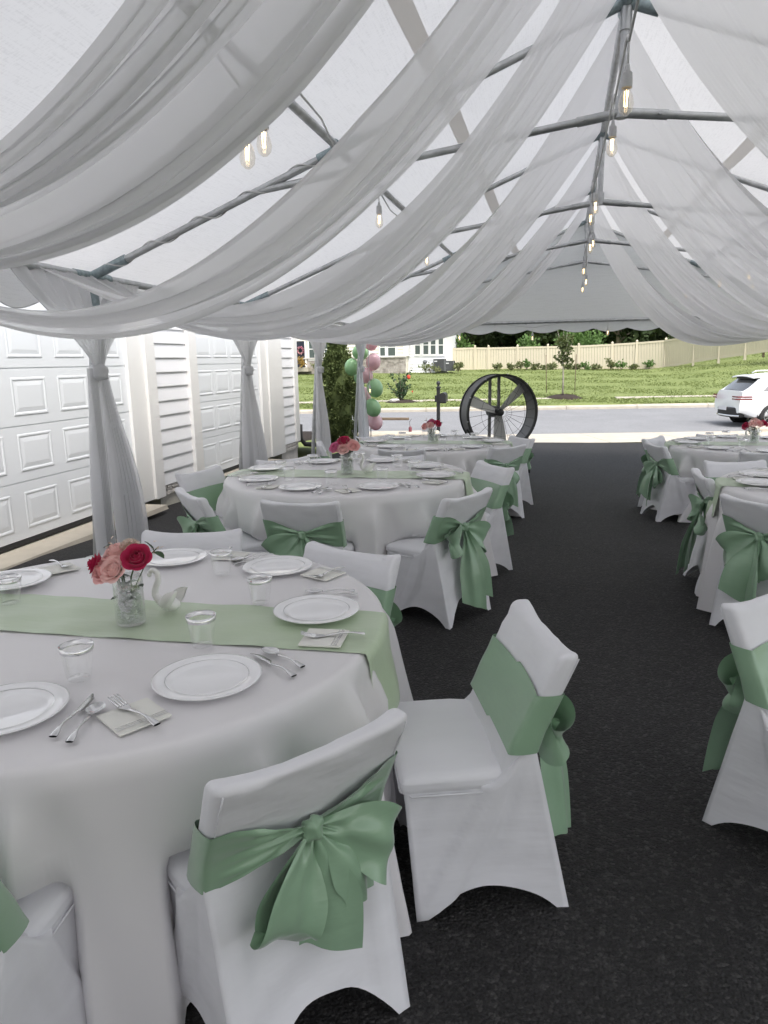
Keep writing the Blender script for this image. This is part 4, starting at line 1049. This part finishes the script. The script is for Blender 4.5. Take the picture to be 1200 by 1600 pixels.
# ------------------------------------------------------------------ mailbox, marker, timber
q = RP+RU*(-3.55)+RN*(-.15); z0 = STREET_Z+.12; q = at(685, 640, 22.0)
MB = thing('mailbox', 'black mailbox on a post with a round finial beside the street', 'mailbox', (q[0], q[1], z0))
b = B(); b.add(*box(-.05, .05, -.05, .05, -.2, 1.22)); b.add(*box(-.075, .075, -.075, .075, 1.22, 1.25)); b.obj('post', m_black, MB, False)
b = B(); b.add(*lathe([(.05, 1.25), (.03, 1.29), (.035, 1.31), (.062, 1.35), (.062, 1.38), (.04, 1.42), (.001, 1.44)], 14)); b.obj('finial', m_black, MB)
b = B(); P = []
for y in (-.10, .38):
    P.append([(.14+.10*cos(a) if True else 0, y, .98+.10*sin(a)) for a in np.linspace(0, pi, 9)]+[(.04, y, .80), (.24, y, .80)])
V, F = grid(P, cv=True); F += [tuple(range(10, -1, -1)), tuple(range(11, 22))]; b.add(V, F); b.obj('letter_box', m_black, MB, False)
b = B(); b.add(*box(.05, .24, -.03, .03, .76, .80)); b.add(*box(-.10, -.05, -.09, .09, .80, 1.0)); b.obj('bracket', m_black, MB, False)
q = at(641, 662, 20.5); zz = q[2]-.05
MK = thing('driveway_marker', 'small dark red marker with a thin wire beside the apron', 'marker', tuple(q[:2])+(float(drive_z(18.4)) - .1,))
b = B(); b.add(*lathe([(.07, 0), (.065, .10), (.045, .14), (.05, .26), (.02, .30), (.001, .31)], 12)); b.obj('body', mat('dark_red_paint', (.13, .02, .03), .5), MK)
b = B(); b.add(*tube([(0, 0, .3), (-.03, 0, .42), (.04, 0, .52)], .006, 5)); b.obj('wire', m_dark, MK)
q0, q1 = at(575, 656, 20.6), at(639, 656, 20.6)
b = B(); V, F = rbox(q1[0]-q0[0], .12, .075, .012, 4); b.add(V, F)
tag(b.obj('landscape_timber', m_wood, None, loc=((q0[0]+q1[0])/2, 20.6, q0[2]+.03)), 'brown landscape timber lying beside the apron behind the balloons', 'timber')

# ------------------------------------------------------------------ fence
FP = [(640, 56.5), (697, 56.5), (742, 56.5), (763, 56.5), (808, 56.5), (855, 56.4), (903, 56.3), (955, 56.2), (993, 56.0), (1038, 55.5), (1083, 53.5), (1123, 51.8), (1164, 50.3), (1205, 49.), (1250, 48)]
FB = {640: 584, 697: 579, 742: 579, 763: 579, 808: 578.5, 855: 578, 903: 578, 955: 577.5, 993: 577, 1038: 575.5, 1083: 566.5, 1123: 560.5, 1164: 555, 1205: 549, 1250: 543}
FT = {640: 545, 697: 544, 742: 543, 763: 543, 808: 542, 855: 541, 903: 540, 955: 537.5, 993: 535, 1038: 531.5, 1083: 524, 1123: 520, 1164: 516, 1205: 512, 1250: 508}
VF = thing('vinyl_fence', 'long tan vinyl privacy fence across the top of the lawn', 'fence')
pts = [(at(px, FB[px], Y), at(px, FT[px], Y)) for px, Y in FP]
for lo, hi in pts:
    b = B(); b.add(*box(lo[0]-.075, lo[0]+.075, lo[1]-.075, lo[1]+.075, lo[2]-.3, hi[2]+.10)); po = b.obj('fence_post', m_fence, VF, False)
    b = B(); z = hi[2]+.10; b.add([(lo[0]+x, lo[1]+y, z) for x, y in ((-.09, -.09), (.09, -.09), (.09, .09), (-.09, .09))]+[(lo[0], lo[1], z+.09)], [(0, 1, 2, 3), (0, 1, 4), (1, 2, 4), (2, 3, 4), (3, 0, 4)]); b.obj('post_cap', m_fence, po, False)
for (l0, h0), (l1, h1) in zip(pts[:-1], pts[1:]):
    d = l1-l0; L = np.linalg.norm(d[:2]); n = max(3, int(L/.19)); b = B(); nr = np.array([d[1], -d[0], 0])/L
    fp = None
    for z_, dz in ((0, .14), (1, -.14)):
        b = B(); a = (l0, l1) if z_ == 0 else (h0, h1); b.add([tuple(p+nr*s+[0, 0, k]) for p in a for s in (-.04, .04) for k in (0, dz)], [(0, 4, 5, 1), (2, 3, 7, 6), (1, 5, 7, 3), (0, 2, 6, 4)])
        b.obj('fence_rail', m_fence, VF, False)
    for k in range(n):
        s0, s1 = (k+.04)/n, (k+.96)/n
        V = [tuple(p+nr*s) for s in (-.012, .012) for p in (l0+d*s0, l0+d*s1, h0+(h1-h0)*s1, h0+(h1-h0)*s0)]
        link('fence_board', mesh('fence_board', V, [(0, 1, 2, 3), (7, 6, 5, 4), (0, 3, 7, 4), (1, 5, 6, 2)], m_fence, False), VF)
q = at(1194, 548, 49.5); W_ = thing('wood_fence', 'weathered brown board fence at the right end of the vinyl fence', 'fence', tuple(q))
for k in range(9):
    b = B(); b.add(*box(-.1, 2.4, -.02, .02, k*.17, k*.17+.155)); b.obj('board', m_wood, W_, False)
b = B(); b.add(*box(-.06, .06, .03, .12, -.4, 1.7)); b.obj('post', m_wood, W_, False)

# ------------------------------------------------------------------ plants
def shrub(px, py, Y, hgt, wid, m, label, seed, n=260, size=.13, group='low shrubs along the fence'):
    q = at(px, py, Y); t = thing('shrub', label, 'shrub', tuple(q), group=group)
    rr = np.random.default_rng(seed); cl = [(rr.normal(0, .33, 2)*wid, rr.uniform(.25, .9)*hgt) for _ in range(9)]
    def sh(r):
        c, z = cl[r.integers(9)]; p = np.array([c[0], c[1], z])+r.normal(0, .16, 3)*np.array([wid, wid, hgt*.7]); p[2] = max(.02, p[2])
        return p, np.array([p[0], p[1], .35*hgt])
    foliage(n, sh, size, m, seed, 'foliage', t)
    b = B()
    for k in range(4): b.add(*tube([(0, 0, -.05), (cl[k][0][0]*.6, cl[k][0][1]*.6, cl[k][1]*.8)], .014, 5))
    b.obj('stem', m_bark, t)
for i, (px, wd, hg, m, nm) in enumerate(((777, .5, .55, m_bush2, 'olive'), (797, .35, .45, m_bush2, 'small olive'), (813, .5, .6, m_bush2, 'brownish'), (822, .4, .75, m_bush, 'pale feathery'), (837, .6, .5, m_bush2, 'dense'), (852, .5, .4, m_bush2, 'low'), (862, .6, .5, m_bush2, 'greyish'),
                                    (887, .5, .45, m_bush2, 'low round'), (900, .5, .45, m_bush2, 'dull green'), (914, .6, .55, m_bush, 'wide green'), (931, .55, .5, m_bush2, 'spiky'), (954, .6, .75, m_bush2, 'tallest greyish'), (971, .6, .55, m_bush, 'bright yellow green'), (991, .45, .35, m_bush2, 'smallest'), (1014, .65, .6, m_bush, 'last bright'))):
    pl_ = ['left of the sapling', 'between the sapling and the fence corner'][px > 880]
    shrub(px, 578-(px > 960)*1.5, 55.2, hg*.95, wd*.9, m, nm+' shrub at the fence foot, '+pl_+(', third' if i == 12 else ''), 60+i)
def tree_crown(rr, blobs):
    c, R_ = blobs[rr.integers(len(blobs))]; d = rr.normal(0, 1, 3); d /= np.linalg.norm(d); r_ = R_*rr.uniform(.55, 1)**.5
    return c+d*r_*np.array([1, 1, .8]), d+np.array([0, 0, .2])
def make_tree(x, y, z, hgt, wid, m, label, seed, n=2600, size=.5, name='tree', cat='tree', group='trees beyond the fence', low=.15):
    rr = np.random.default_rng(seed); t = thing(name, label, cat, (x, y, z), group=group)
    blobs = [(np.array([rr.normal(0, .30)*wid, rr.normal(0, .30)*wid, hgt*rr.uniform(low, .93)]), wid*rr.uniform(.22, .40)) for _ in range(16)]
    b = B(); b.add(*tube([(0, 0, -.3), (.05*wid, 0, hgt*.4), (0, .05*wid, hgt*.85)], [wid*.055, wid*.04, wid*.01]))
    for c, R_ in blobs[:7]: b.add(*tube([(0, 0, c[2]*.6), tuple(c*np.array([.6, .6, .9])), tuple(c)], [wid*.022, wid*.015, wid*.006], 5))
    b.obj('trunk', m_bark, t)
    foliage(n, lambda r: tree_crown(r, blobs), size, m, seed, 'crown', t)
TL = ['broad dark tree above the air conditioners', 'dark tree behind the first fence panels', 'tall shadowy tree behind the fence left of the fan', 'dark tree directly beyond the sapling', 'dense tree filling the gap under the valance', 'dark tree right of the sapling', 'deep green tree beyond the middle of the fence', 'shaded tree above the rising fence', 'dark tree near the fence corner', 'tall tree at the end of the visible woods', 'dark tree above the car', 'dark tree over the brown fence']
for i, px in enumerate(np.linspace(690, 1190, 12)):
    q = at(px, 560, 68+5*((i*7) % 3)); make_tree(q[0], q[1], .8, 9.5+(i*5 % 4), 4.6, m_tree, TL[i], 100+i, n=4200, size=.5)
# the wood behind them reads as one mass
blobs = [(np.array([x, 86+RNG.normal(0, 3), RNG.uniform(1, 13)]), 3.2) for x in np.linspace(-45, 45, 120)]
wd_ = foliage(16000, lambda r: tree_crown(r, blobs), 1.1, m_tree, 9, 'woods', kind='stuff'); tag(wd_, 'dark mass of woods far behind the fence', 'woods')
for i, (px, py, wd, hg, lab) in enumerate(((713, 545, 2.0, 2.6, 'light green leafy shrub above the fence by the house corner'), (827, 540, 2.0, 2.4, 'light green climbing shrub over the fence left of the sapling'), (897, 540, 2.2, 2.9, 'bright shrub over the fence beside the sapling crown'), (921, 539, 2.2, 2.7, 'bright green shrub over the fence right of the sapling'))):
    q = at(px, py, 59); shrub(px, 577, 59, hg, wd*.75, m_bush, lab, 90+i, 900, .22, 'bright shrubs behind the fence')
# sapling with mulch ring and stakes
q = ground_hit(879, 621); SP = thing('sapling', 'young staked sapling with a small leafy crown on the lawn', 'tree', tuple(q))
s_ = q[1]/1115
b = B(); b.add(*tube([(0, 0, -.05), (.0, 0, .9), (-.04, 0, 1.75), (-.02, 0, 2.9)], [.045, .035, .028, .008])); 
for a, h0, h1 in ((.3, 1.7, 2.5), (2.2, 1.8, 2.6), (3.9, 1.6, 2.3), (5.2, 1.9, 2.7), (1.2, 2.1, 3.1), (3.0, 2.2, 3.2), (4.5, 2.4, 3.25)):
    b.add(*tube([(-.03, 0, h0), (.22*cos(a), .22*sin(a), (h0+h1)/2), (.36*cos(a), .36*sin(a), h1)], [.016, .010, .004], 5))
b.obj('trunk', mat('pale_bark', (.30, .27, .23), .9, var=.2, vscale=20), SP)
bl = [(np.array([.18*cos(a), .18*sin(a), z]), .20) for a, z in zip(np.linspace(0, 12, 9), np.linspace(1.62, 2.75, 9))]
foliage(620, lambda r: tree_crown(r, bl), .13, mat('sapling_leaf', (.05, .075, .02), .7, col2=(.11, .13, .04), vscale=4, transl=.2), 77, 'crown', SP)
b = B(); b.add(*tube([(-.06, 0, .86), (.06, 0, .86), (.06, .06, .86), (-.06, .06, .86), (-.06, 0, .86)], .012, 5)); b.obj('tie', m_dark, SP)
V, F = lathe([(0, .16), (.12, .17), (.5, .12), (.85, .03), (.95, -.1)], 28); V = V+RNG.normal(0, .018, V.shape)
mr = link('mulch_ring', mesh('mulch_ring', V, F, m_soil), None, tuple(q+[.05, -.1, -.02])); tag(mr, 'round dark mulch mound under the sapling', 'mulch')
for px, py, lab in ((854, 614, 'thin leaning stake on the garage side of the sapling'), (898, 613, 'thin upright stake on the car side of the sapling')):
    q2 = ground_hit(px, py); b = B(); b.add(*tube([(0, 0, -.1), (-.08 if px < 870 else .0, 0, 1.9)], .018, 6)); tag(b.obj('stake', m_wood, None, loc=tuple(q2)), lab, 'stake', 'stakes of the sapling')
q = ground_hit(627, 628); RB = thing('flowering_shrub', 'spindly shrub with long bare whips and one red bloom on the lawn', 'shrub', tuple(q))
b = B(); tips = []
for k in range(15):
    a = k*2.4; L = [1.75, 1.5, 1.0, 1.3, .9, 1.2, 1.1, 1.45, .8, 1.0, .9, 1.2, .7, .8, 1.0][k]; r_ = [.55, .95, .4, .3, .7, .25, .5, .2, .5, .3, .45, .15, .6, .35, .2][k]
    p1 = (r_*.35*cos(a), r_*.35*sin(a), L*.5); p2 = (r_*cos(a), r_*sin(a), L); b.add(*tube([(0.02*cos(a), .02*sin(a), -.03), p1, p2], [.022, .015, .006], 5)); tips.append((p1, p2))
b.obj('stem', m_bark, RB)
def rbs(r):
    p1, p2 = tips[r.integers(15)]; t = r.uniform(-.6, .75); p = np.array(p1)+(np.array(p2)-np.array(p1))*t; return p+r.normal(0, .035, 3), r.normal(0, 1, 3)+np.array([0, 0, .5])
foliage(900, rbs, .10, m_leaf, 31, 'foliage', RB)
b = B(); V, F = ico(.085, 10, 7); b.add(V+np.array([.40, -.2, 1.15])+RNG.normal(0, .01, V.shape), F); V, F = ico(.04, 8, 5); b.add(V+np.array([.55, -.1, .48]), F); b.obj('bloom', m_red, RB, True)
V, F = lathe([(0, .12), (.4, .10), (.75, .02), (.8, -.1)], 24); V = V+RNG.normal(0, .015, V.shape)
mr = link('mulch_ring', mesh('mulch_ring', V, F, m_soil), None, tuple(q+[.0, -.05, -.02])); tag(mr, 'dark mulch patch under the spindly flowering shrub', 'mulch')
V, F = rbox(.45, .3, .16, .06, 5); o = link('rock', mesh('rock', V+RNG.normal(0, .01, V.shape), F, m_stone), None, tuple(q+[-.25, -.3, .08])); tag(o, 'pale flat rock in the mulch of the flowering shrub', 'rock')

# ------------------------------------------------------------------ neighbour house across the street
NY = 53.0; hb = at(698, 581, NY); hj = at(638, 584, NY); hl = at(455, 588, NY)
NH = thing('neighbour_house', 'white and cream sided house with stone base across the street', 'house', (0, NY, 0))
def npart(name, m, *sh, parent=NH, smooth=False, kind=None):
    b = B()
    for s in sh: b.add(*s)
    return b.obj(name, m, parent, smooth, kind=kind)
Hh = 4.6+.6
zb = hb[2]-.4
npart('wall', m_pvc, box(hj[0], hb[0], .0, 9, zb, Hh)); npart('wall', m_csid, box(hl[0], hj[0]-.01, -.9, 9.0, zb, Hh))
npart('roof', m_shingle, ([(hl[0]-.5, -1.5, Hh), (hb[0]+.5, -1.5, Hh), (hb[0]+.5, 9.5, Hh), (hl[0]-.5, 9.5, Hh), (hl[0]-.5, 4, Hh+2.8), (hb[0]+.5, 4, Hh+2.8)], [(3, 2, 1, 0), (0, 1, 5, 4), (2, 3, 4, 5), (1, 2, 5), (3, 0, 4)]))
def nsid(x0, x1, y, z0, z1, m, n):
    sh = []
    h = (z1-z0)/n
    for i in range(n): sh.append(([(x0, y-.004, z0+i*h+h), (x1, y-.004, z0+i*h+h), (x1, y-.045, z0+i*h), (x0, y-.045, z0+i*h), (x1, y, z0+i*h), (x0, y, z0+i*h)], [(3, 2, 1, 0), (5, 4, 2, 3)]))
    return npart('siding', m, *sh, kind='stuff')
def zat(py, y=NY): return at(650, py, y)[2]
def xat(px, y=NY): return at(px, 560, y)[0]
nsid(hj[0]+.16, hb[0]-.12, 0, zb+.3, Hh, m_pvc, 20)
zs = at(620, 558.5, NY-.9)[2]
nsid(hl[0], hj[0]-.16, -.9, zs+.1, Hh, m_csid, 14)
npart('corner_board', m_trim, box(hb[0]-.13, hb[0]+.04, -.06, .1, zb, Hh)); npart('corner_board', m_trim, box(hj[0]-.17, hj[0]+.14, -.97, .0, zs+.08, Hh))
npart('sill_course', m_stone, box(hl[0], hj[0]+.03, -1.06, -.89, zs, zs+.09))
sh = []; z = zb
while z < zs-.03:
    h = random.uniform(.10, .19); h = min(h, zs-z); x = hl[0]+random.uniform(0, .2)
    while x < hj[0]-.02:
        L_ = random.uniform(.18, .5); x1 = min(x+L_, hj[0]); sh.append(box(x+.008, x1-.008, -.92-random.uniform(.03, .07), -.9, z+.006, z+h-.006)); x = x1
    z += h
npart('veneer_stone', m_vstone, *sh, kind='stuff')
npart('veneer_backing', m_stone, box(hl[0], hj[0]-.02, -.925, -.89, zb, zs-.002))
def win(px0, px1, py0, py1, y, n=1):
    a0, a1 = at(px0, py1, NY+y), at(px1, py0, NY+y); x0, x1, z0, z1 = a0[0], a1[0], a0[2], a1[2]; zm = z0+(z1-z0)*.42
    f = npart('window', m_trim, box(x0-.10, x0, y-.09, y-.02, z0-.12, z1+.12), box(x1, x1+.10, y-.09, y-.02, z0-.12, z1+.12), box(x0, x1, y-.089, y-.02, z1, z1+.12), box(x0, x1, y-.10, y-.02, z0-.12, z0), box(x0, x1, y-.075, y-.02, zm-.03, zm+.03))
    npart('pane', m_win, box(x0-.01, x1+.01, y-.052, y-.048, zm, z1+.01), parent=f); npart('pane', m_win, box(x0-.01, x1+.01, y-.061, y-.057, z0-.01, zm), parent=f)
for a, c in ((649, 656.3), (661.8, 669.3), (673.4, 680.6), (685.6, 692.6)): win(a, c, 519, 553.5, 0)
for a, c in ((594.5, 601.5), (606.8, 617.6), (497, 504), (508, 516), (484, 491)): win(a, c, 524, 556 if a > 560 else 561, -.9)
xd0, xd1 = at(463, 560, NY-1)[0], at(476.5, 560, NY-1)[0]
dz0, dz1 = at(470, 574, NY-1)[2], at(470, 533, NY-1)[2]
fd = npart('front_door', m_navy, box(xd0, xd1, -1.0, -.96, dz0, dz1)); npart('door_frame', m_trim, box(xd0-.12, xd0, -1.02, -.95, dz0, dz1), box(xd1, xd1+.12, -1.02, -.95, dz0, dz1), parent=fd)
npart('porch_step', m_conc, box(xd0-.5, xd1+.5, -1.9, -1.0, dz0-.3, dz0))
wc = at(470, 547.5, NY-1.1); WR = thing('door_wreath', 'pink and red flower wreath hanging on the navy front door', 'wreath', tuple(wc))
tv = tube([(.20*cos(a), 0, .22*sin(a)) for a in np.linspace(0, 2*pi, 25)], .05, 8, False); b = B(); b.add(*tv); b.obj('ring', m_leaf, WR)
def wsh(r): a = r.uniform(0, 6.28); return np.array([.2*cos(a), -.03, .22*sin(a)])+r.normal(0, .03, 3), np.array([cos(a)*.3, -1, sin(a)*.3])
foliage(130, wsh, .07, m_rosek, 3, 'blooms', WR); foliage(70, wsh, .07, m_rosel, 4, 'pale_blooms', WR)
shrub(471, 574.5, NY-2.2, .75, .6, mat('ochre_leaf', (.22, .12, .02), .7, col2=(.30, .20, .04), vscale=5), 'ochre flowering plant beside the porch below the wreath', 130, 260, .12, 'plants along the house front')
for i, (px, hg, wd, lab) in enumerate(((506, .75, .8, 'green shrub against the stone base beside the curtain'), (673, .7, .8, 'low leafy shrub beside the air conditioners'), (716, .55, .5, 'weedy shrub between the air conditioners and fence'))):
    shrub(px, 582 if px < 700 else 580, NY-1.9 if px < 600 else NY-1.2, hg, wd, m_bush2, lab, 140+i, 260, .14, 'plants along the house front')
for px0, px1, pt, lab in ((677, 694.6, 560.5, 'larger grey air conditioner against the white siding'), (695.3, 709, 563.5, 'smaller grey air conditioner at the house corner')):
    a = at(px0, 579, NY-.9); c = at(px1, pt, NY-.9); wx, hz_ = c[0]-a[0], c[2]-a[2]
    AC = thing('air_conditioner', lab, 'air conditioner', ((a[0]+c[0])/2, NY-.5, a[2]-.05), group='outdoor air conditioners')
    b = B(); b.add(*box(-wx/2+.03, wx/2-.03, -.37, .37, .02, hz_)); b.obj('coil', m_dark, AC, False)
    for s in (-1, 1):
        for y in (-.39, .36): b = B(); b.add(*box(s*(wx/2-.02)-.025, s*(wx/2-.02)+.025, y-.02, y+.04, 0, hz_+.02)); b.obj('corner_post', m_ac, AC, False)
    b = B(); b.add(*box(-wx/2, wx/2, -.42, .42, hz_, hz_+.05)); b.obj('top', m_ac, AC, False)
    lm = mesh('louver', *box(-wx/2+.03, wx/2-.03, -.40, -.372, 0, .022), m_ac, False)
    for k in range(13): link('louver', lm, AC, (0, 0, .04+k*(hz_-.06)/13))
    b = B(); b.add(*box(-wx/2+.08, -wx/2+.28, -.425, -.402, hz_-.16, hz_-.09)); b.obj('nameplate', m_sock, AC, False)
a = at(664, 565.5, NY-.15); MT = thing('utility_meter', 'round grey meter with a pipe on the white siding', 'meter', tuple(a))
b = B(); V, F = lathe([(0, .10), (.13, .09), (.16, 0), (.16, -.06)], 16); b.add(xf(V, M=eul(pi/2, 0, 0)), F); b.obj('dial', m_ac, MT); b = B(); b.add(*tube([(.03, .02, -.1), (.03, .02, -.75)], .03)); b.add(*box(.06, .20, -.04, .06, -.25, -.10)); b.obj('pipe', m_sock, MT)

# ------------------------------------------------------------------ white SUV parked at the kerb
rear = at(1147, 640, 23.2); ang = atan2(RU[1], RU[0])+radians(1)
CR = thing('parked_car', 'white SUV parked at the kerb with dark wheels and slim red tail lamps', 'car', (rear[0], rear[1]+.95, STREET_Z+.02), ang)
LN, HW = 4.7, .95
def prof_low(x):                                            # (sill z, beltline z, half width)
    sill = .27+.14*(1-sm(x/.5))+.14*sm((x-4.25)/.45); belt = 1.06-.10*sm((x-3.0)/1.5)-.16*sm((x-4.1)/.6)
    hw = HW*(1-.13*(1-sm(x/.55))-.16*sm((x-4.0)/.7)); return sill, belt, hw
P = []
xs = np.r_[0:.6:8j, .7:4.0:16j, 4.1:4.7:7j]
for x in xs:
    s, bl_, hw = prof_low(x); cut = .0+.10*(1-sm(x/.10))
    ring = [(0, s), (.7, s), (.93, s+.05), (1.0, s+.18), (1.0, .70), (1.005, .84), (.985, .95), (.95, bl_-.01), (.90, bl_+.01), (.5, bl_+.02), (0, bl_+.03)]
    rw = []
    xo = lambda z: x-(.0 if x > .3 else (.10*sm((z-.75)/.35)*(-1)+.06*sm((.55-z)/.2)*(-1))*(1-x/.3))
    for k, z in ring: rw.append((xo(z), -k*hw, z))
    for k, z in ring[::-1][1:-1]: rw.append((xo(z), k*hw, z))
    P.append(rw)
V, F = grid(P, cv=True); n_ = len(P[0]); F += [tuple(range(n_-1, -1, -1)), tuple(range((len(P)-1)*n_, len(P)*n_))]
bd = link('body', mesh('body', V, F, m_car, True, 38), CR)
# greenhouse
def roofline(x):
    pts_ = [(.10, 1.04), (.30, 1.20), (.62, 1.47), (.95, 1.585), (1.5, 1.63), (2.2, 1.62), (2.7, 1.54), (3.3, 1.22), (3.62, 1.03)]
    return float(np.interp(x, [p[0] for p in pts_], [p[1] for p in pts_]))
P = []; gx = np.r_[.10:.95:12j, 1.1:2.6:10j, 2.75:3.62:8j]
def gh(x, k):                                               # k 0..1 from belt to roof centre
    s, bl_, hw = prof_low(x); top = roofline(x); base = bl_-.02
    h = max(.0, top-base); w0 = hw*.94
    if k < .6: kk = k/.6; return np.array([x, -(w0-.20*kk*min(1, h/.5)), base+h*.88*kk])
    kk = (k-.6)/.4; w1 = w0-.20*min(1, h/.5); return np.array([x, -w1*cos(kk*pi/2), base+h*(.88+.12*sin(kk*pi/2))])
for x in gx:
    r1 = [gh(x, k) for k in np.linspace(0, 1, 13)]; P.append([tuple(p) for p in r1]+[(p[0], -p[1], p[2]) for p in r1[::-1][1:]])
link('roof', mesh('roof', *grid(P), m_car, True, 50), CR)
def patch(name, m, x0f, x1f, k0, k1, n=10, off=.006, both=True):
    for sg in ((1, -1) if both else (1,)):
        P = []
        for k in np.linspace(k0, k1, 6):
            t = (k-k0)/(k1-k0); a, c = x0f(t), x1f(t); P.append([gh(x, k)*np.array([1, sg, 1])+np.array([0, -sg*off, off*.4]) for x in np.linspace(a, c, n)])
        link(name, mesh(name, *grid(P), m), CR)
patch('rear_quarter_window', m_carglass, lambda t: .62+.42*t, lambda t: 1.02+.32*t if t < .6 else 1.2+.05*t, .06, .52)
patch('rear_door_window', m_carglass, lambda t: 1.16+.22*t, lambda t: 2.05, .05, .52)
patch('front_door_window', m_carglass, lambda t: 2.11, lambda t: 3.0-.52*t, .05, .52)
for sg in (1, -1):                                           # tailgate glass, two halves of one pane joined
    pass
P = []
for x in np.linspace(.17, .60, 8):
    top = roofline(x)+.006; hw = prof_low(x)[2]*.94-.20*min(1, max(0, top-1.04)/.5)-.10
    P.append([(x-.012, y*hw, top-.035*abs(y)**2.5+.012) for y in np.linspace(-1, 1, 11)])
rg_ = link('rear_glass', mesh('rear_glass', *grid(P), m_carglass), CR)
b = B(); V, F = rbox(.34, 1.36, .05, .02, 6); V = V.copy(); V[:, 2] += -.10*(V[:, 0] < 0)*np.abs(V[:, 0])*1.5-.05*(V[:, 1]/.68)**2; b.add(V+np.array([.58, 0, 1.545]), F); b.obj('spoiler', m_car, CR)
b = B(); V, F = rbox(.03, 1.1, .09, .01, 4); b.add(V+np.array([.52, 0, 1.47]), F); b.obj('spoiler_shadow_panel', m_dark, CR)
for sg in (1, -1):
    for z, L_ in ((.925, .55), (.855, .48)):
        P = []
        for t in np.linspace(0, 1, 12):
            if t < .35: x_ = -.075; y_ = .50+.30*t/.35
            else: x_ = -.075+.40*((t-.35)/.65); y_ = None
            hw = prof_low(max(0, x_))[2]
            yy = min(hw*1.008, .50+.9*t) if y_ is not None else hw*(.985+.012*t)+.012
            P.append([(x_-(.012 if y_ is not None else 0), sg*yy, z+.021), (x_-(.018 if y_ is not None else 0), sg*(yy+.008), z), (x_-(.012 if y_ is not None else 0), sg*yy, z-.021)])
        link('tail_lamp', mesh('tail_lamp', *grid(P), m_tail), CR)
    P = [[(.34, -.88*sg, 1.0)]]
b = B(); V, F = rbox(.16, 1.42, .30, .05, 8); V = V.copy(); V[:, 1] *= 1-.16*(V[:, 2] > .05); V[:, 0] += .22*(np.abs(V[:, 1])/.71)**3; b.add(V+np.array([-.035, 0, .44]), F); b.obj('lower_bumper', m_dark, CR)
b = B(); P = [[(-.125+.22*(abs(y)/.72)**3, y, .37), (-.15+.22*(abs(y)/.72)**3, y, .345), (-.125+.22*(abs(y)/.72)**3, y, .32)] for y in np.linspace(-.70, .70, 17)]; b.add(*grid(P)); b.obj('bumper_trim', m_chrome, CR)
b = B(); b.add(*box(-.132, -.122, -.26, .26, .50, .62)); b.obj('number_plate', m_sock, CR, False)
for x in (.92, 3.78):
    for sg in (-1, 1):
        ar = B(); V, F = lathe([(0, .0), (.41, .0), (.41, .02), (.40, .025)], 28); ar.add(xf(xf(V, M=eul(pi/2 if sg < 0 else -pi/2, 0, 0)), (x, sg*.90, .36)), F)
        a_ = ar.obj('wheel_arch', m_dark, CR, False)
        wl = B(); V, F = lathe([(.23, .10), (.33, .105), (.355, .08), (.36, 0), (.355, -.10), (.2, -.10)], 32); wl.add(xf(xf(V, M=eul(pi/2 if sg < 0 else -pi/2, 0, 0)), (x, sg*.86, .36)), F); w_ = wl.obj('wheel', m_dark, CR)
        rm = B(); V, F = lathe([(.05, .085), (.06, .09), (0, .095)], 12); rm.add(V, F); V, F = lathe([(.215, .10), (.232, .108), (.24, .095), (.215, .06)], 32); rm.add(V, F)
        for k in range(10):
            aa = 2*pi*k/10+(.1 if k % 2 else -.1); rm.add([(r_*cos(aa+d/r_), r_*sin(aa+d/r_), z) for r_, z in ((.05, .09), (.225, .098)) for d in (-.014, .014)], [(0, 1, 3, 2)])
        rm.V = [tuple(v) for v in xf(xf(np.array(rm.V), M=eul(pi/2 if sg < 0 else -pi/2, 0, 0)), (x, sg*.86, .36))]; rm.obj('rim', m_rim, w_, False)
for sg in (-1, 1):
    b = B(); b.add(*tube([(1.0, sg*.60, 1.60), (1.15, sg*.63, 1.655), (2.2, sg*.64, 1.66), (2.4, sg*.63, 1.61)], .018)); b.obj('roof_rail', m_chrome, CR)
    b = B(); b.add(*tube([(1.62, sg*.953, .40), (1.60, sg*.957, .70), (1.45, sg*.945, .96), (1.30, sg*.92, 1.02)], .004, 4)); b.obj('door_seam', m_dark, CR)
    b = B(); b.add(*box(1.3, 3.4, sg*.93-.03, sg*.93+.03, .33, .42)); b.obj('side_sill', m_dark, CR, False)
